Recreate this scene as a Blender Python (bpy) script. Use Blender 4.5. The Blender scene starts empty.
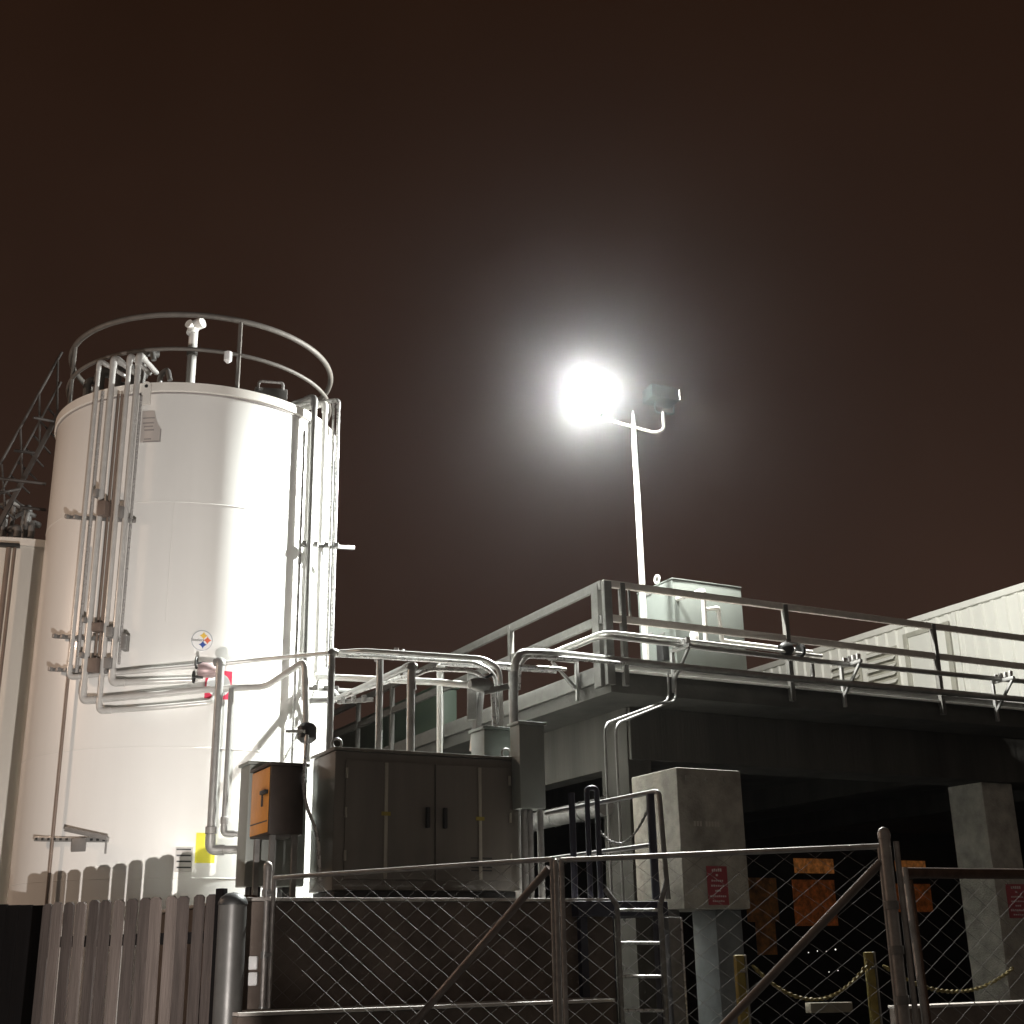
import bpy, bmesh, math, random
from mathutils import Vector, Matrix
random.seed(7)
S = bpy.context.scene
COL = S.collection
V = Vector
# ------------------------------------------------------------------ camera
F = 1280.0
PITCH, ROLL = math.radians(19.1), math.radians(1.1)
CAM = V((0, 0, 1.6))
_f = V((0, math.cos(PITCH), math.sin(PITCH)))
_u = V((0, -math.sin(PITCH), math.cos(PITCH)))
_r = V((1, 0, 0))
CI = _r * math.cos(ROLL) - _u * math.sin(ROLL)
CJ = _r * math.sin(ROLL) + _u * math.cos(ROLL)
cam = bpy.data.cameras.new('camera')
co = bpy.data.objects.new('camera', cam)
COL.objects.link(co)
m3 = Matrix((CI, CJ, -_f)).transposed()
co.matrix_world = Matrix.Translation(CAM) @ m3.to_4x4()
cam.sensor_width = 36
cam.lens = 36 * F / 1024
cam.clip_end = 3000
cam.clip_start = 0.05
S.camera = co

def ray(px, py):
    return CI * ((px - 512) / F) + CJ * ((512 - py) / F) + _f
def atY(px, py, Y):
    d = ray(px, py)
    return CAM + d * (Y / d.y)
def atz(px, py, z):
    d = ray(px, py)
    return CAM + d * ((z - CAM.z) / d.z)
def plane_hit(px, py, p0, dr):
    n = V((dr[1], -dr[0], 0))
    d = ray(px, py)
    return CAM + d * ((V(p0) - CAM).dot(n) / d.dot(n))
UP = V((0, 0, 1))
# site axes: everything on the site is square to these two
AZ = math.radians(-28)
A = V((math.sin(AZ), math.cos(AZ), 0))          # away to the left
B = V((math.cos(AZ), -math.sin(AZ), 0))         # away to the right
FD = V((-.875, .485, 0)).normalized()           # street fence line, away to the left
FN = V((-FD.y, FD.x, 0)) if False else V((-.485, -.875, 0)).normalized()

# ------------------------------------------------------------------ materials
MATS = {}
def mat(name, col, rough=.5, metal=0., spec=.5, coat=0., var=0., vscale=4., bump=0., bscale=30., dark=None, streak=False, emis=None, estr=0.):
    if name in MATS: return MATS[name]
    m = bpy.data.materials.new(name); m.use_nodes = True
    nt = m.node_tree; b = nt.nodes['Principled BSDF']
    b.inputs['Base Color'].default_value = (*col, 1)
    b.inputs['Roughness'].default_value = rough
    b.inputs['Metallic'].default_value = metal
    b.inputs['Specular IOR Level'].default_value = spec
    b.inputs['Coat Weight'].default_value = coat
    if emis:
        b.inputs['Emission Color'].default_value = (*emis, 1)
        b.inputs['Emission Strength'].default_value = estr
    if var > 0:
        tc = nt.nodes.new('ShaderNodeTexCoord')
        mp = nt.nodes.new('ShaderNodeMapping')
        geo = nt.nodes.new('ShaderNodeNewGeometry')
        nt.links.new(geo.outputs['Position'], mp.inputs['Vector'])
        if streak: mp.inputs['Scale'].default_value = (1, 1, .09)
        nz = nt.nodes.new('ShaderNodeTexNoise')
        nz.inputs['Scale'].default_value = vscale
        nz.inputs['Detail'].default_value = 7
        nz.inputs['Roughness'].default_value = .62
        nt.links.new(mp.outputs['Vector'], nz.inputs['Vector'])
        cr = nt.nodes.new('ShaderNodeValToRGB')
        cr.color_ramp.elements[0].position = .3
        cr.color_ramp.elements[1].position = .68
        dk = dark or tuple(c * (1 - var) for c in col)
        cr.color_ramp.elements[0].color = (*dk, 1)
        cr.color_ramp.elements[1].color = (*col, 1)
        nt.links.new(nz.outputs['Fac'], cr.inputs['Fac'])
        nt.links.new(cr.outputs['Color'], b.inputs['Base Color'])
        if emis:
            nt.links.new(cr.outputs['Color'], b.inputs['Emission Color'])
            cr.color_ramp.elements[0].color = (*[c * .18 for c in emis], 1)
            cr.color_ramp.elements[1].color = (*emis, 1)
        mr = nt.nodes.new('ShaderNodeMapRange')
        mr.inputs['To Min'].default_value = min(1, rough + .12)
        mr.inputs['To Max'].default_value = max(.03, rough - .08)
        nt.links.new(nz.outputs['Fac'], mr.inputs['Value'])
        nt.links.new(mr.outputs['Result'], b.inputs['Roughness'])
        if bump > 0:
            n2 = nt.nodes.new('ShaderNodeTexNoise')
            n2.inputs['Scale'].default_value = bscale
            n2.inputs['Detail'].default_value = 5
            nt.links.new(mp.outputs['Vector'], n2.inputs['Vector'])
            bp = nt.nodes.new('ShaderNodeBump')
            bp.inputs['Strength'].default_value = bump
            bp.inputs['Distance'].default_value = .02
            nt.links.new(n2.outputs['Fac'], bp.inputs['Height'])
            nt.links.new(bp.outputs['Normal'], b.inputs['Normal'])
    MATS[name] = m
    return m
TANK = mat('tank_paint', (.79, .78, .755), .32, coat=.25, var=.1, vscale=1.3, streak=True, bump=.05, bscale=3)
TANK2 = mat('old_tank_paint', (.72, .68, .62), .3, coat=.2, var=.15, vscale=1.6, streak=True)
RIM = mat('rim_paint', (.76, .73, .68), .4, var=.1)
GALV = mat('galvanised', (.34, .335, .325), .34, metal=.45, var=.25, vscale=9)
GALVD = mat('galvanised_dull', (.26, .25, .24), .48, metal=.3, var=.35, vscale=7)
DULL = mat('dull_rail', (.16, .145, .13), .6, metal=.2, var=.3, vscale=8)
STEEL = mat('stainless', (.6, .59, .58), .26, metal=.55, var=.12, vscale=14)
RISM = mat('riser_metal', (.56, .55, .53), .3, metal=.2, var=.15, vscale=9)
INSUL = mat('pipe_cladding', (.45, .44, .42), .38, metal=.8, var=.3, vscale=8)
WPIPE = mat('white_pipe', (.78, .77, .74), .4, var=.08)
BLACK = mat('black_iron', (.02, .02, .02), .45, var=.3)
DECKC = mat('deck_concrete', (.068, .065, .057), .85, var=.42, vscale=2.2, bump=.25, bscale=22)
LEDGE = mat('lit_ledge_concrete', (.62, .57, .53), .7, var=.35, vscale=6)  # pale colour stands in for lamplight along the wall lips
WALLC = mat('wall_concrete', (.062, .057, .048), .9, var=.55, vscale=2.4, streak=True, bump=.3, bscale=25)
DARKC = mat('stained_wall', (.16, .125, .105), .85, var=.5, vscale=2.5, bump=.2, bscale=20)
PIERC = mat('pier_concrete', (.48, .455, .40), .85, var=.5, vscale=4, bump=.5, bscale=40)
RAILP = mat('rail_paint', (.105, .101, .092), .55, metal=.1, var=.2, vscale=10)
CABG = mat('cabinet_bronze', (.185, .165, .14), .33, coat=.3, streak=True, var=.3, vscale=3, spec=.5)
CABT = mat('cabinet_pale', (.4, .37, .31), .4, var=.2)
CABL = mat('cabinet_lightgrey', (.17, .187, .172), .45, var=.12, vscale=3)
CABM = mat('cabinet_midgrey', (.25, .265, .245), .45, var=.15, vscale=3)
GREEN = mat('green_paint', (.038, .056, .040), .5, var=.15, vscale=3)
ORANGE = mat('orange_paint', (.80, .33, .06), .42, var=.2, vscale=5)
BROWN = mat('box_shade_brown', (.05, .034, .026), .55, var=.35, vscale=6)
RUST = mat('rusty_steel', (.13, .075, .05), .7, metal=.3, var=.5, vscale=12)
WOOD = mat('weathered_wood', (.046, .037, .0335), .85, spec=.15, var=.5, vscale=16, streak=True, bump=.35, bscale=60)
WOODP = mat('pale_wood', (.082, .067, .060), .85, spec=.15, var=.35, vscale=16, streak=True, bump=.35, bscale=60)
WOODD = mat('shade_black_wood', (.0035, .0028, .0028), .9, spec=.08, var=.4, vscale=14, streak=True, bump=.3, bscale=60)  # near-black colour stands in for shade on the left fence
METALW = mat('white_cladding', (.72, .715, .66), .45, var=.1, vscale=2, streak=True)
LOUV = mat('louvre_grey', (.42, .41, .35), .5, var=.15)
YEL = mat('yellow_paint', (.33, .25, .06), .6, var=.4, vscale=12)
YELS = mat('yellow_sign', (.72, .66, .05), .5, var=.08)
REDS = mat('red_sign', (.62, .03, .08), .45, var=.08)
VENTW = mat('vent_cover', (.5, .48, .46), .5)
WHITE = mat('white_sign', (.8, .8, .8), .4)
INK = mat('faded_ink', (.28, .26, .25), .6)
PINKI = mat('sign_lettering', (.7, .6, .6), .5)
LIT = mat('gold_emblem', (.75, .5, .08), .5)
BLU = mat('blue_emblem', (.03, .08, .33), .5)
REDE = mat('red_emblem', (.7, .16, .08), .5)
GREY = mat('emblem_ring', (.35, .37, .4), .5)
ASPH = mat('asphalt', (.05, .048, .045), .9, var=.4, vscale=1.5, bump=.3, bscale=40)
BLUED = mat('blue_black_paint', (.03, .03, .05), .4, var=.3)
LENS = mat('lamp_lens', (.9, .9, .9), .2, emis=(1, .97, .92), estr=60)
PANE1 = mat('lit_pane_bright', (.3, .1, .02), .4, emis=(1, .36, .09), estr=.12, var=.4, vscale=7)
PANE2 = mat('lit_pane_dull', (.2, .08, .02), .4, emis=(1, .27, .06), estr=.04, var=.5, vscale=6)
PANE3 = mat('lit_pane_dim', (.1, .05, .02), .4, emis=(1, .42, .12), estr=.008, var=.4)
DOT = mat('far_lamp', (.5, .5, .5), .4, emis=(1, .95, .85), estr=1.4)

# ------------------------------------------------------------------ builders
def tag(o, label=None, cat=None, group=None, kind=None):
    if label: o['label'] = label
    if cat: o['category'] = cat
    if group: o['group'] = group
    if kind: o['kind'] = kind
    return o
def empty(name, loc, label, cat, group=None):
    o = bpy.data.objects.new(name, None)
    o.empty_display_size = .2
    COL.objects.link(o); o.location = loc
    return tag(o, label, cat, group)
def obj(name, bm, m, parent=None, smooth=True, label=None, cat=None, group=None, kind=None, ang=40):
    bmesh.ops.recalc_face_normals(bm, faces=bm.faces)
    me = bpy.data.meshes.new(name); bm.to_mesh(me); bm.free()
    me.materials.append(m)
    if smooth:
        for p in me.polygons: p.use_smooth = True
        try: me.set_sharp_from_angle(angle=math.radians(ang))
        except Exception: pass
    o = bpy.data.objects.new(name, me); COL.objects.link(o)
    if parent is not None:
        root = parent; off = V((0, 0, 0))
        while root is not None:
            off += root.location; root = root.parent
        for v in me.vertices: v.co -= off
        o.parent = parent
    else:
        # origin to the base of the mesh
        xs = [v.co for v in me.vertices]
        c = V((sum(v.x for v in xs) / len(xs), sum(v.y for v in xs) / len(xs), min(v.z for v in xs)))
        for v in me.vertices: v.co -= c
        o.location = c
    return tag(o, label, cat, group, kind)
def hexa(bm, o, u, v, w, bev=0.):
    o, u, v, w = V(o), V(u), V(v), V(w)
    vs = [bm.verts.new(o + u * i + v * j + w * k) for k in (0, 1) for j in (0, 1) for i in (0, 1)]
    fs = [bm.faces.new([vs[i] for i in q]) for q in ((0, 1, 3, 2), (4, 6, 7, 5), (0, 4, 5, 1), (2, 3, 7, 6), (0, 2, 6, 4), (1, 5, 7, 3))]
    if bev > 0:
        bmesh.ops.recalc_face_normals(bm, faces=fs)
        es = list({e for f in fs for e in f.edges})
        bmesh.ops.bevel(bm, geom=es, offset=bev, segments=2, affect='EDGES', profile=.6)
    return bm
def boxab(name, m, o, la, lb, h, parent=None, bev=.012, **k):
    return obj(name, hexa(bmesh.new(), o, A * la, B * lb, UP * h, bev), m, parent, **k)
def beam_bm(bm, p, q, w, h, side=None, bev=0.):
    p, q = V(p), V(q); d = (q - p)
    if side is None: side = d.cross(UP); 
    if side.length < 1e-5: side = B.copy()
    side = side.normalized(); up = side.cross(d).normalized()
    return hexa(bm, p - side * w / 2 - up * h / 2, d, side * w, up * h, bev)
def beam(name, m, p, q, w, h, parent=None, side=None, bev=.006, **k):
    return obj(name, beam_bm(bmesh.new(), p, q, w, h, side, bev), m, parent, **k)
def fillet(pts, r):
    out = [V(pts[0])]
    for i in range(1, len(pts) - 1):
        p, a, b = V(pts[i]), V(pts[i - 1]), V(pts[i + 1])
        u, w = (a - p), (b - p)
        lu, lw = u.length, w.length
        if lu < 1e-6 or lw < 1e-6: continue
        u /= lu; w /= lw
        if u.dot(w) < -.9995: out.append(p); continue
        t = min(r, lu * .45, lw * .45)
        s, e = p + u * t, p + w * t
        for k in range(7):
            x = k / 6
            out.append(s * (1 - x) ** 2 + p * 2 * x * (1 - x) + e * x ** 2)
    out.append(V(pts[-1]))
    return out
def tube_bm(bm, pts, r, n=12, cap=True, closed=False):
    pts = [V(p) for p in pts]
    rings = []; N = len(pts); prev = None
    for i, p in enumerate(pts):
        if closed: d = pts[(i + 1) % N] - pts[i - 1]
        else: d = pts[min(i + 1, N - 1)] - pts[max(i - 1, 0)]
        d.normalize()
        if prev is None:
            s = d.cross(UP)
            if s.length < 1e-3: s = d.cross(V((1, 0, 0)))
        else:
            s = prev - d * prev.dot(d)
        s.normalize(); prev = s; t = d.cross(s)
        rr = r[i] if isinstance(r, (list, tuple)) else r
        rings.append([bm.verts.new(p + (s * math.cos(2 * math.pi * k / n) + t * math.sin(2 * math.pi * k / n)) * rr) for k in range(n)])
    for i in range(N if closed else N - 1):
        a, b = rings[i], rings[(i + 1) % N]
        for k in range(n): bm.faces.new((a[k], a[(k + 1) % n], b[(k + 1) % n], b[k]))
    if cap and not closed:
        bm.faces.new(rings[0]); bm.faces.new(rings[-1][::-1])
    return bm
def pipe(name, m, pts, r, parent=None, fr=.12, n=12, fittings=(), label=None, cat='pipe', group=None):
    """a pipe run; FITTINGS are corner numbers that carry an elbow sleeve of their own"""
    pts = [V(p) for p in pts]
    if fittings and parent is None:
        root = empty(name, V((pts[0].x, pts[0].y, min(p.z for p in pts))), label, cat, group)
        obj('run', tube_bm(bmesh.new(), fillet(pts, fr), r, n), m, root)
        for i in fittings:
            a, p, b = pts[i - 1], pts[i], pts[i + 1]
            u, w = (a - p).normalized(), (b - p).normalized()
            t = min(fr + r * 1.6, (a - p).length * .48, (b - p).length * .48)
            bm = tube_bm(bmesh.new(), fillet([p + u * t, p, p + w * t], fr), r * 1.22, n)
            obj('elbow', bm, m, root)
        return root
    o = obj(name, tube_bm(bmesh.new(), fillet(pts, fr), r, n), m, parent)
    if parent is None: tag(o, label, cat, group)
    return o
def sleeve(name, m, p, d, r, L, parent, n=16):
    d = V(d).normalized()
    bm = tube_bm(bmesh.new(), [V(p) - d * L / 2, V(p) - d * L * .42, V(p) + d * L * .42, V(p) + d * L / 2], [r * .86, r, r, r * .86], n)
    return obj(name, bm, m, parent)
def lathe_bm(bm, c, prof, n=96):
    rings = []
    for (r, z) in prof:
        rings.append([bm.verts.new(V((c.x + r * math.cos(2 * math.pi * k / n), c.y + r * math.sin(2 * math.pi * k / n), z))) for k in range(n)] if r > 1e-6 else [bm.verts.new(V((c.x, c.y, z)))])
    for a, b in zip(rings, rings[1:]):
        for k in range(n):
            q = (k + 1) % n
            if len(a) == 1: bm.faces.new((a[0], b[q], b[k]))
            elif len(b) == 1: bm.faces.new((a[k], a[q], b[0]))
            else: bm.faces.new((a[k], a[q], b[q], b[k]))
    return bm
def ring_pts(c, r, z, n=96, a0=0, a1=360):
    full = abs(a1 - a0) >= 360
    N = n if full else n + 1
    return [V((c.x + r * math.cos(math.radians(a0 + (a1 - a0) * k / n)), c.y + r * math.sin(math.radians(a0 + (a1 - a0) * k / n)), z)) for k in range(N)]

# ------------------------------------------------------------------ setting
gb = bmesh.new()
hexa(gb, (-110, -60, -.3), (220, 0, 0), (0, 200, 0), (0, 0, .3))
obj('ground', gb, ASPH, smooth=False, kind='structure')

# ------------------------------------------------------------------ big tank
def az_of(px, py):
    d = ray(px, py); return math.atan2(d.x, d.y)
a1, a2 = az_of(39, 600), az_of(330, 600)
ta, th = (a1 + a2) / 2, (a2 - a1) / 2
TD = 16.4
TR = TD * math.sin(th)
TC = V((TD * math.sin(ta), TD * math.cos(ta), 0))
def on_cyl(px, py, dr=0., c=None, R=None):
    c = c or TC; R = (R or TR) + dr
    d = ray(px, py); o = CAM - c
    aa = d.x ** 2 + d.y ** 2; bb = 2 * (d.x * o.x + d.y * o.y); cc = o.x ** 2 + o.y ** 2 - R * R
    q = bb * bb - 4 * aa * cc
    t = (-bb - math.sqrt(max(q, 0))) / (2 * aa)
    return CAM + d * t
def cyl_frame(p, c=None):
    c = c or TC
    n = V((p.x - c.x, p.y - c.y, 0)).normalized()
    return n, V((-n.y, n.x, 0))            # outward, to the right as seen from outside
ZT = on_cyl(187, 385).z
tank = empty('storage_tank', TC.copy(), 'tall white cylindrical tank with a guard rail round its roof', 'tank')
obj('shell', lathe_bm(bmesh.new(), TC, [(TR, .3), (TR, ZT - .09)], 160), TANK, tank)
obj('base_ring', lathe_bm(bmesh.new(), TC, [(TR + .08, 0), (TR + .08, .3), (TR, .3)], 120), LEDGE, tank)
obj('roof', lathe_bm(bmesh.new(), TC, [(TR - .005, ZT - .02), (TR * .5, ZT + .12), (0, ZT + .18)], 120), RIM, tank)
obj('rim', lathe_bm(bmesh.new(), TC, [(TR, ZT - .1), (TR + .03, ZT - .09), (TR + .03, ZT + .02), (TR + .005, ZT + .03), (TR - .04, ZT + .03), (TR - .04, ZT - .03)], 160), RIM, tank)
for yy in (502, 747, 878):
    z = on_cyl(187, yy).z
    obj('weld_seam', tube_bm(bmesh.new(), ring_pts(TC, TR, z, 120), .004, 6, closed=True), TANK, tank)
p1, p2 = on_cyl(174, 503), on_cyl(167, 622)
obj('weld_seam', tube_bm(bmesh.new(), [V((p1.x, p1.y, p1.z)), V((p1.x, p1.y, p2.z))], .005, 6), TANK, tank)
p1 = on_cyl(300, 640)
gr = TR - .08
rail = obj('guard_rail', tube_bm(bmesh.new(), ring_pts(TC, gr, ZT + .99, 120), .036, 10, closed=True), DULL, tank)
obj('mid_rail', tube_bm(bmesh.new(), ring_pts(TC, gr, ZT + .52, 120), .026, 10, closed=True), DULL, tank)
pp = on_cyl(240, 360, -.02)
base_ang = math.degrees(math.atan2(pp.y - TC.y, pp.x - TC.x))
p65 = math.degrees(math.atan2(on_cyl(70, 400, -.08).y - TC.y, on_cyl(70, 400, -.08).x - TC.x))
for dg_ in (0, p65 - base_ang, 100, 150, 200):
    an = math.radians(base_ang + dg_)
    p = V((TC.x + gr * math.cos(an), TC.y + gr * math.sin(an), ZT))
    obj('rail_post', tube_bm(bmesh.new(), [p, p + UP * .99], .027, 8), DULL, rail)
# roof vent with a hooded end
pv = atY(191, 370, TC.y - .3)
vz = atY(190, 328, TC.y - .3).z
vent = obj('vent_pipe', tube_bm(bmesh.new(), fillet([V((pv.x, pv.y, ZT)), V((pv.x, pv.y, vz)), V((pv.x - .05, pv.y - .1, vz + .02))], .06), .06, 14), WPIPE, tank)
obj('vent_hood', tube_bm(bmesh.new(), fillet([V((pv.x - .02, pv.y - .02, vz - .1)), V((pv.x, pv.y, vz + .03)), V((pv.x + .13, pv.y - .06, vz + .05))], .09), .075, 14), WPIPE, vent)
obj('vent_band', tube_bm(bmesh.new(), [V((pv.x, pv.y, vz - .42)), V((pv.x, pv.y, vz - .34))], .072, 14), GALVD, vent)
# roof fittings
ph = atY(272, 392, TC.y - .9)
hatch = obj('roof_hatch', hexa(bmesh.new(), V((ph.x - .2, ph.y - .1, ZT + .04)), (.4, .1, 0), (-.1, .4, 0), (0, 0, ph.z - ZT), .02), GALVD, tank)
obj('hatch_handle', tube_bm(bmesh.new(), fillet([V((ph.x - .15, ph.y - .12, ph.z)), V((ph.x - .15, ph.y - .12, ph.z + .1)), V((ph.x + .15, ph.y - .05, ph.z + .1)), V((ph.x + .15, ph.y - .05, ph.z))], .04), .018, 8), STEEL, hatch)
pl = on_cyl(228, 357, -.05)
obj('hanging_sensor', tube_bm(bmesh.new(), [pl + UP * .08, pl + UP * .06, pl - UP * .05, pl - UP * .08], [.02, .05, .05, .02], 12), WHITE, tank)
# valves and nozzles clustered on the roof behind the risers
for (px, py, r) in ((100, 372, .07), (118, 366, .06), (132, 372, .07), (144, 352, .05), (112, 384, .05), (88, 380, .05)):
    q = atY(px, py, TC.y - .55)
    obj('roof_nozzle', tube_bm(bmesh.new(), fillet([V((q.x, q.y, ZT)), q, q + V((.16, .12, .02))], .08), r, 12), GALVD, tank)
for (px, py) in ((150, 352), (166, 372)):
    q = atY(px, py, TC.y - .7)
    obj('roof_gooseneck', tube_bm(bmesh.new(), fillet([V((q.x - .14, q.y, ZT)), q + V((-.06, 0, -.02)), q + V((.02, 0, .04)), q + V((.06, 0, -.12))], .06), .035, 10), GALV, tank)
obj('rim_gasket', tube_bm(bmesh.new(), ring_pts(TC, TR + .004, ZT - .112, 140), .011, 6, closed=True), INK, tank)
# lifting lug on the rim
q = on_cyl(148, 392, .02); n, t = cyl_frame(q)
bm = bmesh.new()
zz0, zz1 = on_cyl(148, 406, .02).z, on_cyl(148, 384, .02).z
outline = [(-.055, zz0), (.055, zz0), (.055, zz1 - .05)] + [(.055 * math.cos(k * math.pi / 8), zz1 - .05 + .055 * math.sin(k * math.pi / 8)) for k in range(1, 8)] + [(-.055, zz1 - .05)]
base = V((q.x, q.y, 0)) + n * .03
f = bm.faces.new([bm.verts.new(base + t * x + UP * z) for x, z in outline])
ex = bmesh.ops.extrude_face_region(bm, geom=[f])
bmesh.ops.translate(bm, verts=[v for v in ex['geom'] if isinstance(v, bmesh.types.BMVert)], vec=n * .03)
lug = obj('lifting_lug', bm, RIM, tank)
obj('lug_hole', tube_bm(bmesh.new(), [base + n * .028 + UP * (zz1 - .055), base + n * .034 + UP * (zz1 - .055)], .022, 16), BLACK, lug)
# curved nameplate / patches that follow the shell
def patch(px0, py0, px1, py1, dr, th=.006, seg=8, poly=None):
    """a thin sheet bent to the shell between two picture corners"""
    bm = bmesh.new()
    p, q = on_cyl(px0, (py0 + py1) / 2, dr), on_cyl(px1, (py0 + py1) / 2, dr)
    A0 = math.atan2(p.y - TC.y, p.x - TC.x); A1 = math.atan2(q.y - TC.y, q.x - TC.x)
    z1, z0 = on_cyl((px0 + px1) / 2, py0, dr).z, on_cyl((px0 + px1) / 2, py1, dr).z
    def P(u, w, r): return V((TC.x + (TR + r) * math.cos(A0 + (A1 - A0) * u), TC.y + (TR + r) * math.sin(A0 + (A1 - A0) * u), z0 + (z1 - z0) * w))
    if poly is None: poly = [(0, 0, 1), (1, 0, 1)]
    rows = []
    for k in range(seg + 1):
        u = k / seg
        lo, hi = poly_at(poly, u)
        rows.append([bm.verts.new(P(u, lo, dr)), bm.verts.new(P(u, hi, dr)), bm.verts.new(P(u, hi, dr + th)), bm.verts.new(P(u, lo, dr + th))])
    for a, b in zip(rows, rows[1:]):
        for k in range(4): bm.faces.new((a[k], a[(k + 1) % 4], b[(k + 1) % 4], b[k]))
    bm.faces.new(rows[0]); bm.faces.new(rows[-1][::-1])
    return bm
def poly_at(poly, u):
    for a, b in zip(poly, poly[1:]):
        if a[0] <= u <= b[0]:
            x = (u - a[0]) / max(1e-9, b[0] - a[0])
            return a[1] + (b[1] - a[1]) * x, a[2] + (b[2] - a[2]) * x
    return poly[-1][1], poly[-1][2]
NPM = mat('nameplate_metal', (.62, .57, .54), .45, metal=.3, var=.1)
npl = obj('nameplate', patch(141.5, 411, 161, 442, .004, poly=[(0, 0, 1), (.62, .02, 1), (.8, .02, .6), (1, .03, .42)]), NPM, tank)
obj('nameplate_edge', patch(159.8, 429, 161, 442, .011, .002), INK, npl)
for (x0, x1, y) in ((143, 155, 418), (143, 154, 423), (144, 154, 430), (144, 151, 439), (143, 159, 441.5), (144, 153, 426.5)):
    obj('lettering', patch(x0, y - .7, x1, y + .7, .0105, .0015), INK, npl)

# signs on the shell ------------------------------------------------
def disc_on_shell(px, py, r, dr, th, n=40, m=None, name='disc', parent=None, **k):
    c = on_cyl(px, py, dr); nn, tt = cyl_frame(c)
    bm = bmesh.new()
    bot = [bm.verts.new(c + tt * r * math.cos(2 * math.pi * i / n) + UP * r * math.sin(2 * math.pi * i / n) - nn * .0) for i in range(n)]
    top = [bm.verts.new(v.co + nn * th) for v in bot]
    for i in range(n): bm.faces.new((bot[i], bot[(i + 1) % n], top[(i + 1) % n], top[i]))
    bm.faces.new(top); bm.faces.new(bot[::-1])
    return obj(name, bm, m, parent, **k)
c = on_cyl(202, 640.5, .012); nn, tt = cyl_frame(c)
emb = empty('emblem_sticker', c.copy(), 'small round white team emblem sticker with coloured stars on the tall tank', 'sticker')
ER = .118
disc_on_shell(202, 640.5, ER, .012, .008, m=GREY, name='ring', parent=emb)
disc_on_shell(202, 640.5, ER * .93, .02, .003, m=WHITE, name='face', parent=emb)
def astro(cx, cy, r, m):
    bm = bmesh.new(); n = 32
    pts = [(cx + r * math.cos(2 * math.pi * i / n) ** 3, cy + r * math.sin(2 * math.pi * i / n) ** 3) for i in range(n)]
    ct = bm.verts.new(c + tt * cx + UP * cy + nn * .0145)
    vs = [bm.verts.new(c + tt * x + UP * y + nn * .0135) for x, y in pts]
    for i in range(n): bm.faces.new((ct, vs[i], vs[(i + 1) % n]))
    obj('star', bm, m, emb)
astro(ER * .12, ER * .45, ER * .42, LIT); astro(ER * .5, ER * .02, ER * .42, REDE); astro(ER * .08, -ER * .42, ER * .42, BLU)
def text_mesh(txt, size, origin, xdir, ydir, m, name, parent, thick=.001):
    cu = bpy.data.curves.new(name, 'FONT'); cu.body = txt; cu.size = size; cu.align_x = 'CENTER'; cu.extrude = thick
    to = bpy.data.objects.new(name, cu); COL.objects.link(to)
    dg = bpy.context.evaluated_depsgraph_get()
    me = bpy.data.meshes.new_from_object(to.evaluated_get(dg))
    bpy.data.objects.remove(to)
    bm = bmesh.new(); bm.from_mesh(me)
    zd = V(xdir).cross(V(ydir))
    for v in bm.verts: v.co = V(origin) + V(xdir) * v.co.x + V(ydir) * v.co.y + zd * v.co.z
    return obj(name, bm, m, parent, smooth=False)
text_mesh('Steelers', ER * .38, c - tt * ER * .42 - UP * ER * .1 + nn * .0135, tt, UP, mat('emblem_lettering', (.03, .03, .03), .5), 'lettering', emb)

rs = empty('red_sign', on_cyl(218, 697, .02), 'red square sign with a white round centre on the tall tank behind the pipes', 'sign')
obj('sign_plate', patch(205, 670.5, 231.5, 699, .008, .006), REDS, rs)
cc = on_cyl(218.5, 685, .02)
disc_on_shell(218.5, 685, .135, .016, .006, m=WHITE, name='white_disc', parent=rs)
tag(obj('yellow_sign', patch(195.5, 833, 215, 863, .008, .005), YELS), 'plain yellow rectangular sign low on the tall tank', 'sign')
vt = empty('vent_grille', on_cyl(183, 872, .02), 'small white vent cover with four dark slots on the tall tank', 'vent')
obj('cover', patch(175, 848, 191.5, 872, .004, .07), VENTW, vt)
for yy in (849.5, 855.5, 861.5, 867.5):
    obj('slot', patch(176.5, yy - .8, 191, yy + .8, .076, .004), BLACK, vt)

# vertical pipe bundle on the tank front -------------------------------
def riser_base(px, py, dr): p = on_cyl(px, py, dr); return V((p.x, p.y, 0))
def zc(px, py, dr=.15): return on_cyl(px, py, dr).z
ZTOP = zc(110, 358)
def riser(px, r, zb, ztop=None, over=True, dr=.15):
    b = riser_base(px, 640, dr); n, t = cyl_frame(b)
    zt = ztop or ZTOP
    pts = []
    if over: pts += [b - n * .5 + UP * (zt - .02), b + UP * zt]
    else: pts += [b + UP * zt]
    return b, n, t, pts
# runs that turn along the tank at the bottom: points after the riser in picture coordinates + distance
def run(name, px, r, ypx, after, m, label, dr=.15, fr=.1, fit=(1, 2), cat='pipe'):
    b, n, t, pts = riser(px, r, 0, dr=dr)
    pts.append(b + UP * zc(px, ypx, dr))
    pts += [on_cyl(a[0], a[1], a[2]) if a[3] == 'c' else atY(a[0], a[1], a[2]) for a in after]
    return pipe(name, m, pts, r, fr=fr, fittings=fit, label=label, cat=cat)
YP = 13.1      # pipe rack in front of the tank
run('product_pipe', 72.5, .026, 677, [(140, 671, .17, 'c'), (205, 665.5, .22, 'c'), (256, 660, 14.1, 'y'), (330, 653, 13.5, 'y'), (362, 650.5, YP, 'y'), (484, 658.5, YP, 'y'), (499.5, 668, YP, 'y'), (501.5, 728, YP, 'y')], RISM,
    'leftmost riser of the tank bundle, whose run crosses to the pipe rack above the cabinets')
run('product_pipe', 88, .036, 700.5, [(150, 695, .2, 'c'), (207, 689.5, .3, 'c'), (266, 686.5, 13.75, 'y'), (305, 660.5, 13.2, 'y'), (307, 762, 13.2, 'y')], RISM,
    'thick second riser of the tank bundle, leading to the black drop valve')
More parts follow.
